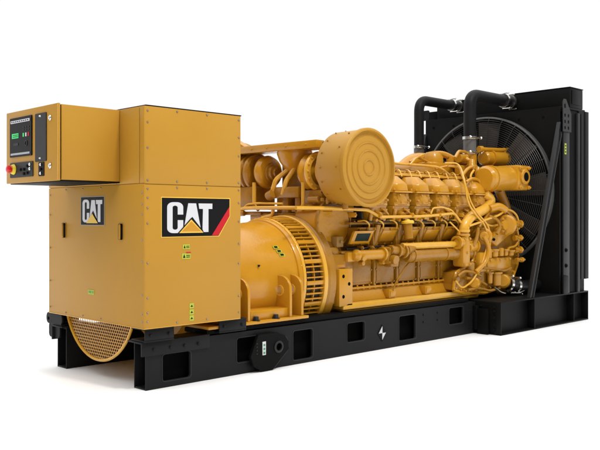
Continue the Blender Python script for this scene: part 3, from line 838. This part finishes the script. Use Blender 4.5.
m.cyl((4.566, -0.010, 0.596), (4.731, 0.100, 0.580), .07, .09, 28, .02)
m.box(*[v for t_ in zip((Vector((4.708, -0.000, 0.935)).x - .02, -.02, Vector((4.708, -0.000, 0.935)).z - .22), (Vector((4.708, -0.000, 0.935)).x + .13, .10, Vector((4.708, -0.000, 0.935)).z + .02)) for v in t_], .025)
m.tube([(4.748, -0.030, 1.151), (4.831, -0.060, 1.005), (4.776, -0.040, 0.838), (4.593, -0.020, 0.726)], .028, .08, 12)
m.build('gear_case_block', GOLD, gc_); m = MB()
m.tube([(5.263, 0.000, 1.466), (5.158, 0.020, 1.515), (4.981, 0.050, 1.477)], .05, .06, 16)
m.build('gear_case_elbow', GOLD, gc_)
m = MB()
m.cyl((5.237, -0.030, 1.280), (5.449, 0.100, 1.277), .13, n=36, bev=.025); m.lathe([(0, 0), (0, .06), (.03, .065), (.03, 0)], (5.197, -0.055, 1.280), (0, 1, 0), 24)
for k in range(8):
    a = PI*k/4; o_ = Vector((5.237, -0.030, 1.280)) + Vector((.105*math.cos(a), 0, .105*math.sin(a))); m.bolt(o_, (0, -1, 0), .013, .016)
m.build('water_pump', GOLD, gc_)
for a_, b_, r_ in (((5.081, 0.000, 0.701), (5.081, 0.000, 0.529), .055), ((4.972, 0.030, 0.705), (4.972, 0.030, 0.558), .035), ((5.403, 0.000, 0.963), (5.403, 0.000, 0.888), .04), ((5.254, -0.020, 0.981), (5.254, -0.020, 0.893), .03), ((5.036, 0.000, 0.986), (5.036, 0.000, 0.888), .045)):
    m = MB(); m.cyl(a_, b_, r_, r_*.9, 22, .012); m.lathe([(0, r_), (0, r_ + .014), (.018, r_ + .014), (.018, r_)], a_, Vector(b_) - Vector(a_), 22); m.build('case_canister', GOLD, gc_)
for pts, r_ in (([(4.254, 0.000, 0.694), (4.375, 0.000, 0.747), (4.546, -0.010, 0.727), (4.714, -0.010, 0.671)], .016), ([(5.197, 0.030, 0.495), (4.925, 0.000, 0.477), (4.666, -0.000, 0.530), (4.457, -0.000, 0.519)], .018), ([(4.727, -0.030, 0.768), (4.966, -0.030, 0.745), (5.231, -0.020, 0.708), (5.386, -0.010, 0.738)], .014), ([(4.903, 0.000, 1.391), (5.033, -0.030, 1.355), (5.091, -0.050, 1.268), (5.017, -0.040, 1.171)], .020), ([(4.561, -0.000, 1.035), (4.645, 0.000, 1.128), (4.696, 0.020, 1.247)], .022)):
    m = MB(); m.tube(pts, r_, .06, 10); m.build('case_line', CAST_SHADED, gc_)

# thick elbow pipe
m = MB()
m.tube([(5.010, 0.140, 1.676), (5.189, 0.140, 1.592), (5.014, 0.100, 1.490), (4.572, 0.050, 1.379), (4.448, 0.050, 1.273), (4.438, 0.050, 1.107)], .062, .10, 20, 8)
m.lathe([(0, .05), (0, .078), (.03, .078), (.03, .05)], (4.438, 0.050, 1.202), (0, 0, 1), 24)
m.build('elbow_pipe', PIPE, ROOT)
m = MB()
m.tube([(5.013, 0.200, 1.317), (5.192, 0.200, 1.417), (5.399, 0.200, 1.443)], .05, .08, 16)
m.build('short_elbow', GOLD, ROOT)
# valve block under it
m = MB()
v = Vector((4.428, 0.050, 1.013))
m.box(v.x - .075, v.x + .075, v.y - .06, v.y + .10, v.z - .22, v.z + .14, .025)
m.cyl(v + Vector((-.17, -.03, .07)), v + Vector((-.07, -.03, .07)), .05, .055, 24)
m.lathe([(0, .05), (0, .078), (.025, .078), (.025, .05)], v + Vector((-.18, -.03, .07)), (1, 0, 0), 26)
m.cyl(v + Vector((.07, -.01, 0.0)), v + Vector((.26, .02, .02)), .062, .070, 24)
m.lathe([(0, .06), (0, .085), (.03, .085), (.03, .06)], v + Vector((.24, .02, .02)), (1, .1, 0), 24)
m.cyl(v + Vector((0, .0, .14)), v + Vector((0, .0, .17)), .085, n=24)
for dx, dz in ((-.05, -.19), (.05, -.19), (-.05, .11), (.05, .11), (0, -.05)): m.bolt(v + Vector((dx, -.06, dz)), (0, -1, 0), .014, .016)
for dx in (-.09, .09): m.bolt(v + Vector((dx, 0, .155)), (0, 0, 1), .02, .03)
m.build('valve_block', GOLD, ROOT)
# knobs and fittings below
m = MB()
v = Vector((4.369, 0.080, 0.614))
m.box(v.x - .10, v.x + .14, v.y, v.y + .2, v.z - .06, v.z + .12, .02)
m.cyl(v + Vector((-.08, 0, .04)), v + Vector((-.08, -.06, .04)), .035, n=16)
m.box(v.x + .05, v.x + .30, v.y + .02, v.y + .2, v.z - .11, v.z - .05, .01)
m.cyl(v + Vector((.18, 0, .05)), v + Vector((.42, .0, .03)), .06, .05, 18)
m.build('fuel_pump', CAST_SHADED, ROOT)
m = MB()
m.cyl((4.572, 0.050, 0.842), (4.593, 0.050, 0.651), .055, .05, 22, .015)
m.cyl((4.848, 0.120, 0.878), (4.869, 0.120, 0.559), .075, .07, 26, .02)
m.build('fuel_filter', CAST_SHADED, ROOT)
# box cover and slanted cover at the front
m = MB()
a = Vector((5.149, -0.000, 0.785))
m.box(a.x - .27, a.x + .27, a.y, a.y + .25, a.z - .085, a.z + .095, .025)
for dx, dz in ((-.22, .07), (.22, .07), (-.22, -.06), (.22, -.06), (0, .07)): m.bolt(a + Vector((dx, 0, dz)), (0, -1, 0), .014, .016)
bx_ = m.build('gear_cover_box', GOLD, ROOT)
m = MB()
A_ = [(4.978, 0.020, 1.085), (5.113, 0.020, 1.008), (5.436, 0.020, 1.164), (5.483, 0.020, 1.265), (5.342, 0.020, 1.341), (5.158, 0.020, 1.267)]
m.prism(A_, (0, .22, 0), .02)
m.build('slanted_cover', GOLD, ROOT)
m = MB(); m.cyl((5.006, -0.005, 1.103), (5.061, 0.030, 1.102), .018, n=14, bev=.002); m.build('cover_port', HOLE, ROOT)
m = MB()
for p, r_ in (((516, 232), .05), ((517, 243), .035), ((519, 256), .04), ((521, 262), .03), ((514, 250), .04), ((503, 250), .035), ((493, 250), .03), ((512, 215), .035)):
    pass
fit = m
for p_, r_ in (((5.557, 0.050, 1.290), .045), ((5.524, 0.030, 1.112), .035), ((5.524, 0.030, 0.959), .04), ((5.522, -0.000, 0.833), .028)):
    p_ = Vector(p_)
    fit.lathe([(0, 0), (0, r_), (.05, r_), (.055, r_*.7), (.09, r_*.7), (.095, r_*1.15), (.13, r_*1.15), (.14, r_*.5), (.17, r_*.5), (.17, 0)], p_, (1, -.15, 0), 18)
    fit.bolt(p_ + Vector((.02, -r_ - .02, 0)), (0, -1, 0), .014, .02)
fit.cyl((5.171, 0.000, 0.995), (5.171, 0.000, 0.896), .035, .035, 14)
fit.cyl((4.950, 0.030, 0.988), (4.950, 0.030, 0.877), .04, .035, 14)
fit.tube([(4.881, -0.000, 1.027), (4.969, -0.000, 0.951), (5.103, -0.000, 0.972)], .014, .05, 8)
fit.tube([(5.309, 0.000, 0.903), (5.333, 0.000, 0.990), (5.522, -0.000, 1.011), (5.594, -0.000, 1.085)], .014, .05, 8)
fit.build('front_fittings', GOLD, ROOT)
# spare detail on the lower front
m = MB()
m.tube([(5.675, 0.150, 0.692), (5.627, 0.150, 0.513), (5.389, 0.150, 0.412)], .05, .1, 14)
m.cyl((5.286, 0.100, 0.460), (5.332, 0.100, 0.432), .03, n=14)
m.cyl((5.014, 0.100, 0.700), (5.240, 0.100, 0.538), .05, .07, 16)
m.tube([(4.445, 0.020, 0.660), (4.654, 0.020, 0.637), (4.868, 0.020, 0.553)], .02, .05, 10)
m.build('lower_front_pipe', CAST_SHADED, ROOT)

# thin hoses and cables (pairs)
def hose(pts, r, name='fuel_hose', mt=PIPE):
    q = MB(); q.tube(pts, r, .10, 8, 8); q.build(name, mt, ROOT)
hose([(4.487, 0.350, 2.033), (4.665, 0.300, 2.039), (4.605, 0.200, 1.971), (4.439, 0.030, 1.792), (4.457, -0.000, 1.544), (4.572, -0.020, 1.415), (4.807, -0.020, 1.270), (4.850, -0.020, 1.064), (4.742, -0.020, 0.839), (4.531, -0.020, 0.622), (4.305, -0.020, 0.542), (4.186, -0.020, 0.641)], .0115)
hose([(4.549, 0.350, 2.000), (4.707, 0.300, 2.004), (4.448, 0.050, 1.816), (4.519, -0.000, 1.545), (4.635, -0.020, 1.415), (4.872, -0.020, 1.270), (4.916, -0.020, 1.063), (4.807, -0.020, 0.836), (4.635, -0.020, 0.700)], .0115)
hose([(4.463, -0.010, 1.273), (4.651, -0.010, 1.307), (4.866, -0.010, 1.355), (5.133, -0.010, 1.404), (5.319, 0.020, 1.479), (5.483, 0.020, 1.455), (5.620, 0.030, 1.379), (5.678, 0.050, 1.224)], .014)
hose([(4.840, 0.030, 1.318), (4.972, 0.030, 1.269), (5.151, 0.030, 1.280)], .012)
hose([(4.167, 0.050, 1.321), (4.326, 0.050, 1.227), (4.407, 0.050, 1.155)], .010)
hose([(4.957, 0.250, 1.963), (4.869, 0.250, 1.886), (4.860, 0.200, 1.761), (5.013, 0.200, 1.777)], .014)
hose([(3.689, 0.550, 2.017), (3.872, 0.550, 2.003), (4.190, 0.500, 2.003), (4.523, 0.450, 1.991), (4.661, 0.400, 1.896)], .014)
hose([(3.997, 0.500, 1.994), (4.242, 0.600, 2.095), (4.553, 0.700, 2.166)], .012)
hose([(5.004, 0.400, 2.123), (5.062, 0.350, 2.073), (5.121, 0.300, 1.972), (5.001, 0.250, 1.865)], .020)

# ================================================================== AIR CLEANERS
def canister(cy, parent_label, d):
    """d=-1: face towards -Y"""
    m = MB()
    base = (2.455, cy, 1.868)
    m.lathe([(.05, 0), (.05, .335), (.01, .345), (.01, .352), (.018, .372), (.018, .386), (.035, .388), (.045, .380), (.36, .374), (.38, .36), (.42, .28), (.42, 0)], base, (0, -d, 0), 96)
    can = m.build('air_cleaner', SHEET, ROOT)
    m = MB()
    pr = [(.020, .378)]
    face_ = [(.0, 0), (.0, .060)]
    def bead(r0, w_, h_): return [(-h_*math.sin(PI*k/6), r0 + w_*k/6) for k in range(7)]
    for r0 in (.068, .160, .238): face_ += bead(r0, .014, .011) + [(0, r0 + .02)]
    face_ += [(.0, .310), (.010, .318), (.012, .352), (.014, .357)] + [(-.022, .364), (-.024, .372), (-.022, .380), (-.010, .392), (.02, .392), (.022, .380)]
    m.lathe([(x, r) for x, r in face_], base, (0, -d, 0), 96)
    m.build('end_cap', SHEET, can)
    m = MB()
    for k in range(16):
        a = 2*PI*k/16; n = (math.cos(a), 0, math.sin(a))
        p = Vector((2.455, cy - d*.31, 1.868)) + Vector(n)*.373
        m.bolt(p, n, .008, .012)
    for a in (150, 180, 215, 120): 
        n = Vector((math.cos(R(a)), 0, math.sin(R(a)))); p = Vector((2.455, cy - d*.09, 1.868)) + n*.376; m.bolt(p, n, .009, .014)
    m.build('cleaner_bolts', CAST_SHADED, can)
    m = MB()
    for k in range(4):
        a = 2*PI*k/4 + .75; n = Vector((math.cos(a), 0, math.sin(a)))
        p = Vector((2.455, cy - d*.39, 1.868)) + n*.335; m.cyl(p - n*.01, p + n*.025, .014, n=10)
    m.build('cleaner_clamp', RUBBER, can)
    return can
canister(-.20, '', -1)
canister(2.10, '', 1)
# beam tying both canisters
m = MB(); m.box(2.22, 2.34, .30, 1.75, 2.085, 2.165, .008); m.box(2.34, 2.50, .30, 1.75, 2.085, 2.095, .002)
m.prism([(2.225, 1.42, 2.16), (2.225, 1.60, 2.245), (2.225, 1.95, 2.245), (2.225, 1.95, 2.10)], (.10, 0, 0), .01)
for y in (.45, .75, 1.05, 1.3): m.bolt((2.22, y, 2.125), (-1, 0, 0), .010, .012)
m.build('air_cleaner_beam', GOLD, ROOT)
m = MB(); m.bolt((2.224, 1.72, 2.19), (-1, 0, 0), .02, .02); m.build('beam_bolt', RUBBER, ROOT)
# turbocharger ducts (ribs run across the engine)
def ribbed(y0, y1, r, X, z, n, mt=GOLD, name='turbo_duct'):
    m = MB(); pr = [(0, 0), (0, r)]
    L = y1 - y0; s_ = L/n
    for k in range(n):
        d = k*s_; pr += [(d + s_*.1, r), (d + s_*.25, r*1.14), (d + s_*.65, r*1.14), (d + s_*.8, r*.98)]
    pr += [(L, r), (L, 0)]
    m.lathe(pr, (X, y0, z), (0, 1, 0), 56); return m.build(name, mt, ROOT)
ribbed(.20, .34, .16, 2.40, 1.85, 2)
ribbed(1.36, 1.70, .185, 2.40, 1.875, 4, CAST_SHADED)
# rounded volute beside the far duct, with a small stepped outlet
m = MB()
m.lathe([(0, .09), (.0, .125), (.02, .165), (.06, .185), (.10, .18), (.14, .15), (.155, .10), (.155, 0)], (2.40, 1.16, 1.875), (0, 1, 0), 56)
m.build('turbocharger', GOLD, ROOT)
m = MB(); m.lathe([(0, 0), (0, .055), (.03, .06), (.035, .085), (.07, .09), (.075, .11), (.12, .115), (.12, 0)], (2.40, 1.06, 1.865), (0, 1, 0), 48); m.build('turbo_outlet', CAST_SHADED, ROOT)
m = MB()   # near turbo elbow, white-bolted ring
m.lathe([(0, .15), (0, .205), (.025, .21), (.04, .205), (.04, .15)], (2.39, .40, 1.85), (0, 1, 0), 48)
for k in range(16): a = 2*PI*k/16; m.bolt((2.39 + .19*math.cos(a), .40, 1.85 + .19*math.sin(a)), (0, -1, 0), .012, .012)
m.build('ring_clamp', PIPE, ROOT)
m = MB()
m.lathe([(0, 0), (0, .15), (.03, .185), (.08, .20), (.13, .17), (.16, .11), (.16, 0)], (2.40, .46, 1.85), (0, 1, 0), 48)
m.build('turbocharger', GOLD, ROOT)
m = MB()   # hanging bell between them, turned about the vertical
m.lathe([(0, 0), (0, .06), (-.03, .10), (-.12, .165), (-.20, .195), (-.23, .19), (-.235, 0)], (2.42, .82, 1.855), (0, 0, -1), 44)
m.build('exhaust_bell', GOLD, ROOT)
# legs under the turbo, brackets
for pts, r in (([(2.36, .84, 1.90), (2.26, .95, 1.78), (2.26, 1.01, 1.64)], .026), ([(2.36, .76, 1.90), (2.27, .80, 1.76), (2.28, .86, 1.62)], .026),
               ([(2.25, 1.29, 1.76), (2.25, 1.29, 1.50), (2.25, 1.22, 1.46)], .022), ([(2.25, .52, 1.74), (2.25, .52, 1.60), (2.25, .52, 1.45)], .02)):
    m = MB(); m.tube(pts, r, .04, 12); m.build('drain_pipe', PIPE, ROOT)
m = MB()
m.cyl((2.62, .73, 1.84), (3.5, .73, 1.84), .21, n=36, bev=.03)
for x in (2.70, 2.95, 3.2): m.lathe([(0, .2), (0, .235), (.04, .235), (.04, .2)], (x, .73, 1.84), (1, 0, 0), 36)
m.box(2.60, 3.3, .52, .94, 1.60, 1.75, .02)
m.build('exhaust_manifold', CAST_SHADED, ROOT)
m = MB()
m.box(2.26, 2.50, .60, 1.02, 1.58, 1.70, .02); m.box(2.30, 2.48, .62, .70, 1.40, 1.60, .012); m.box(2.30, 2.48, .80, .90, 1.40, 1.60, .012)
m.cyl((2.24, .97, 1.63), (2.24, 1.05, 1.60), .05, n=18); m.box(2.3, 2.5, .30, .60, 1.50, 1.66, .02)
m.box(2.30, 2.62, .15, .75, 1.43, 1.47, .008)
m.cyl((2.27, .45, 1.56), (2.27, .30, 1.56), .035, n=14)
m.box(2.46, 2.8, .30, 1.16, 1.42, 1.62, .02)
m.build('turbo_bracket', CAST_SHADED, ROOT)
m = MB()
m.tube([(2.20, 1.52, 1.44), (2.20, 1.42, 1.475), (2.20, 1.10, 1.478), (2.20, .70, 1.475), (2.22, .35, 1.47), (2.30, .16, 1.465), (2.40, .10, 1.463)], .022, .08, 12)
m.tube([(2.20, .93, 1.47), (2.20, .93, 1.40), (2.20, 1.1, 1.37)], .02, .04, 12)
m.tube([(2.22, 1.45, 1.46), (2.22, 1.38, 1.52), (2.22, 1.2, 1.53), (2.22, .8, 1.52)], .012, .05, 8)
m.build('crossover_pipe', PIPE, ROOT)
m = MB(); m.box(2.22, 2.6, 1.15, 1.45, 1.40, 1.44, .01); m.cyl((2.2, 1.56, 1.42), (2.2, 1.40, 1.42), .04, .03, 14); m.box(2.24, 2.5, .55, 1.35, 1.33, 1.42, .01); m.build('rear_bracket', CAST_SHADED, ROOT)
m = MB(); m.box(2.25, 2.6, 1.32, 1.66, 1.46, 1.72, .03); m.build('far_manifold', CAST_SHADED, ROOT)
m = MB()
for i in range(9):
    a = random.uniform(2.24, 2.5); y = random.uniform(.15, .5); z = random.uniform(1.48, 1.55)
    m.cyl((a, y, z), (a, y, z + random.uniform(.03, .07)), random.uniform(.012, .03), n=10)
m.cyl((2.35, .02, 1.455), (2.35, .02, 1.52), .03, n=12); 
m.build('small_fittings', CAST_SHADED, ROOT)
m = MB(); m.cyl((2.385, .05, 1.48), (2.385, .05, 1.535), .012, n=10); m.build('white_sensor', WHITE, ROOT)

# ================================================================== RADIATOR
rad = MB()
rad.box(6.10, 6.70, -.33, 1.79, .3905, 2.78, .008)
rad = rad.build('radiator', DARK, ROOT)
m = MB()  # fan side shroud panel with round opening
fcy, fcz, fr_ = .77, 1.72, 1.02
m.plate([[(-.335, .39), (1.795, .39), (1.795, 2.80), (-.335, 2.80)], circ(fcy, fcz, fr_, 96)], .02, onX(6.03), .002)
m.box(6.041, 6.099, -.333, 1.793, 2.74, 2.79, .003)
shr = m.build('fan_shroud', DEEP, rad)
m = MB()
m.lathe([(0, fr_ - .012), (-.07, fr_ - .012), (-.075, fr_), (-.07, fr_ + .012), (0, fr_ + .012)], (6.02, fcy, fcz), (1, 0, 0), 96)
m.build('shroud_ring', mat('grey_ring_steel', (.10, .10, .10), .35, .3), shr)  # ring in a paler grey than the shroud
m = MB()
for y in (-.10, .25, 1.3, 1.65):
    for z in (2.68, ): m.cyl((6.02, y, z), (6.015, y, z), .018, n=12, bev=.001)
m.build('shroud_holes', HOLE, shr)
m = MB(); m.lathe([(0, 0), (0, fr_ - .02), (.004, fr_ - .02)], (6.09, fcy, fcz), (1, 0, 0), 64); m.build('radiator_core', DARK, rad)
# fan: hub and blades
m = MB(); m.lathe([(0, 0), (0, .16), (.03, .18), (.12, .18), (.14, .12), (.14, 0)], (5.93, fcy, fcz), (1, 0, 0), 40)
fan = m.build('fan', DARK, rad)
for k in range(9):
    a = 2*PI*k/9 + .25
    def bp_(r_, off, x): 
        return (x, fcy + r_*math.cos(a) - off*math.sin(a), fcz + r_*math.sin(a) + off*math.cos(a))
    m = MB(); m.loft([bp_(.16, -.07, 5.96), bp_(.16, .07, 6.04), bp_(.95, .15, 6.05), bp_(.95, -.15, 5.97)], [bp_(.16, -.07, 5.967), bp_(.16, .07, 6.047), bp_(.95, .15, 6.057), bp_(.95, -.15, 5.977)], .001)
    m.build('fan_blade', mat('fan_blade_grey', (.035, .028, .022), .45) if k == 0 else bpy.data.materials['fan_blade_grey'], fan)
# wire guard: rings and spokes
m = MB()
def ringw(r_, x, rw, n=80): m.lathe([(-rw, r_), (0, r_ - rw), (rw, r_), (0, r_ + rw), (-rw, r_)], (x, fcy, fcz), (1, 0, 0), n)
k = 0; r_ = .20
while r_ < 1.0:
    ringw(r_, 5.935, .0026); r_ += .027
for k in range(30):
    a = 2*PI*k/30
    c_, s_ = math.cos(a), math.sin(a)
    m.tube([(5.93, fcy + .18*c_, fcz + .18*s_), (5.93, fcy + .98*c_, fcz + .98*s_), (5.96, fcy + 1.02*c_, fcz + 1.02*s_)], .004, .02, 6, 2)
m.build('fan_guard', mat('guard_wire', (.04, .04, .04), .35, .3, .4), rad)
# top tank
m = MB(); m.box(6.30, 6.66, -.33, 1.80, 2.815, 3.075, .012); m.box(6.295, 6.665, -.334, 1.805, 3.074, 3.086, .003)
m.box(6.10, 6.70, -.34, 1.80, 2.785, 2.812, .005)
m.box(6.34, 6.56, -.342, -.33, 2.86, 3.05, .01)
m.build('top_tank', DEEP, rad)
m = MB(); m.box(6.22, 6.235, 1.74, 1.92, 2.82, 2.95, .004)
m.build('filler_bracket', DARK, rad)
m = MB(); m.plate([rrect(1.75, 1.95, 2.80, 2.95, .02), rrect(1.86, 1.92, 2.83, 2.90, .02)], .015, onX(6.05)); m.build('tank_lifting_eye', BLACK, rad)
# side posts
m = MB()
m.box(6.09, 6.25, -.352, -.332, .391, 2.80, .005); m.box(6.46, 6.52, -.358, -.33, .391, 2.75, .005)
m.build('side_post', GREY, rad)
m = MB()
m.box(6.52, 6.78, -.3425, -.33, .55, 2.785, .004)
m.box(6.68, 6.78, -.352, -.3426, .55, 2.79, .003); m.box(6.57, 6.60, -.352, -.3426, .55, 2.75, .003)
m.box(6.05, 6.18, -.375, -.353, .391, .62, .006)
m.build('side_channel', BLACK, rad)
# gusset with holes
m = MB()
hl = [circ(6.14, 2.98, .020, 14)]
gus = [(6.05, 2.48), (6.27, 2.48), (6.27, 2.72), (6.13, 2.90), (6.08, 2.90), (6.05, 2.86)]
hs = [rrect(x-.018, x + .018, z-.022, z + .022, .012, 3) for x in (6.10, 6.19) for z in (2.53, 2.61, 2.69)] + [rrect(6.08, 6.12, 2.78, 2.84, .012, 3)]
m.plate([gus] + hs, .012, onY(-.361), .002); m.build('corner_gusset', GREY, rad)
m = MB(); m.box(6.115, 6.16, -.3545, -.352, 2.19, 2.33, 0); s_o = m.build('warning_sticker', LIME, rad)
m = MB()
for z in (2.22, 2.26, 2.30): m.box(6.125, 6.15, -.3560, -.3546, z - .01, z + .01, 0)
m.build('sticker_print', INK, s_o)
m = MB(); m.bolt((6.15, -.352, .95), (0, -1, 0), .02, .02); m.bolt((6.15, -.352, .75), (0, -1, 0), .02, .02); m.build('post_bolts', DARK, rad)
# diagonal brace
m = MB()
m.prism([(5.28, -.33, .392), (5.365, -.33, .392), (6.06, -.33, 2.44), (6.06, -.33, 2.60), (6.02, -.33, 2.60)], (0, .010, 0), .002)
m.prism([(5.35, -.345, .392), (5.364, -.345, .392), (6.062, -.345, 2.44), (6.062, -.345, 2.48)], (0, .05, 0), .002)
m.prism([(5.275, -.345, .392), (5.290, -.345, .392), (6.03, -.345, 2.60), (6.015, -.345, 2.60)], (0, .05, 0), .002)
m.build('diagonal_brace', GREY, rad)
m = MB(); m.prism([(5.28, 1.78, .392), (5.41, 1.78, .392), (6.06, 1.78, 2.30), (6.06, 1.78, 2.60), (6.02, 1.78, 2.60)], (0, .08, 0), .002); m.build('diagonal_brace', GREY, rad)

# big coolant hoses
def clamp(p, ax, r, name='hose_clamp', par=None):
    m = MB(); ax = Vector(ax)
    m.lathe([(-.018, r), (-.018, r + .012), (.018, r + .012), (.018, r)], p, ax, 36)
    o = m.build(name, CHROME, par)
    m = MB(); up = Vector((0, 0, 1)) if abs(ax.z) < .5 else Vector((-1, 0, 0))
    sd = Vector((0, -1, 0)); q = Vector(p) + up*(r + .02) 
    if abs(ax.z) < .5:
        m.cyl(q - sd*.06, q + sd*.06, .010, n=10); m.cyl(q + sd*.055, q + sd*.075, .017, n=6)
        m.build('clamp_screw', CHROME, o); m = MB()
        q = Vector(p) - up*(r + .02) + sd*.03; m.cyl(q - sd*.05, q + sd*.07, .010, n=10)
    else:
        q = Vector(p) + Vector((0, -(r + .015), 0)); m.cyl(q - Vector((.13, 0, 0)), q + Vector((.11, 0, 0)), .010, n=10); m.cyl(q + Vector((.10, 0, 0)), q + Vector((.125, 0, 0)), .018, n=6); m.cyl(q - Vector((.145, 0, 0)), q - Vector((.12, 0, 0)), .018, n=6)
    m.build('clamp_screw', CHROME, o)
for (x, y, zt_, r, zb_, xe) in ((5.32, 1.38, 2.99, .068, 2.30, 6.30), (5.27, .52, 2.965, .080, 2.36, 6.30)):
    m = MB(); m.tube([(x, y, zb_), (x, y, zt_), (xe - .16, y, zt_)], r, .17, 28, 10)
    cp = m.build('coolant_pipe', BLACK, ROOT)
    m = MB(); m.tube([(xe - .17, y, zt_), (xe - .02, y, zt_)], r*1.02, .1, 28); m.build('rubber_sleeve', RUBBER, cp)
    m = MB(); m.tube([(xe - .10, y, zt_), (xe + .02, y, zt_)], r*.9, .1, 28); m.build('tank_stub', BLACK, cp)
    m = MB(); m.cyl((x, y, zb_ - .17), (x, y, zb_ + .05), r*1.04, n=32); m.build('grey_sleeve', mat('grey_silicone', (.10, .10, .10), .5) if x > 5.3 else bpy.data.materials['grey_silicone'], cp)
    clamp((xe - .22, y, zt_), (1, 0, 0), r*1.04, par=cp); clamp((xe - .06, y, zt_), (1, 0, 0), r*1.04, par=cp)
    clamp((x, y, zb_ + .04), (0, 0, 1), r*1.04, par=cp); clamp((x, y, zb_ - .15), (0, 0, 1), r*1.04, par=cp)
    m = MB(); m.cyl((x, y, zb_ - .30), (x, y, zb_ - .16), r*1.1, n=28); m.tube([(x, y, zb_ - .26), (x, y - .02, zb_ - .36), (x - .2, y - .1 if y < 1 else y - .3, zb_ - .40)], r, .12, 20)
    m.build('outlet_elbow', GOLD, cp)
# lower hose with bright clamps near the brace
m = MB(); m.tube([(5.20, .10, .60), (5.38, .0, .53), (5.62, -.02, .49), (6.05, .0, .49)], .078, .1, 26)
lh = m.build('lower_coolant_hose', RUBBER, ROOT)
for p in ((5.36, .01, .54), (5.50, -.01, .51)): 
    clamp(p, (1, -.2, -.2), .081, par=lh)
m = MB(); m.tube([(5.02, .0, .52), (5.12, -.03, .45), (5.22, -.03, .43)], .009, .05, 8); m.tube([(5.25, -.1, .44), (5.4, -.12, .43), (5.55, -.1, .45)], .009, .05, 8); m.build('bright_wire', CHROME, lh)

# charge air housing behind the turbochargers
m = MB()
m.box(2.56, 3.0, .30, 1.20, 1.60, 2.04, .05)
m.box(2.54, 2.60, .42, 1.12, 1.66, 1.98, .01)
for y in (.5, .7, .9, 1.05):
    for z in (1.69, 1.95): m.bolt((2.54, y, z), (-1, 0, 0), .014, .018)
m.build('charge_air_housing', CAST_SHADED, ROOT)
# loops and tees around the front top corner
m = MB()
m.tube([(4.771, 0.300, 1.884), (4.900, 0.300, 1.988), (5.076, 0.300, 2.021), (5.180, 0.280, 1.948)], .022, .07, 10)
m.tube([(4.710, 0.200, 1.805), (4.838, 0.200, 1.858), (4.991, 0.200, 1.839), (5.003, 0.150, 1.738)], .018, .06, 10)
m.cyl((5.017, 0.320, 1.969), (5.047, 0.340, 2.097), .05, .04, 18)
m.cyl((5.030, 0.240, 1.891), (5.060, 0.260, 1.993), .04, .035, 16)
m.box(*[v for t_ in zip((4.989, 0.450, 1.897), Vector((4.989, 0.450, 1.897)) + Vector((.28, .12, .14))) for v in t_], .02)
m.cyl((4.974, 0.500, 2.127), (5.151, 0.500, 2.136), .06, .05, 20)
m.tube([(4.766, 0.400, 2.111), (4.924, 0.450, 2.210), (5.151, 0.500, 2.213), (5.241, 0.500, 2.140)], .02, .05, 10)
m.build('front_top_fittings', GOLD, ROOT)
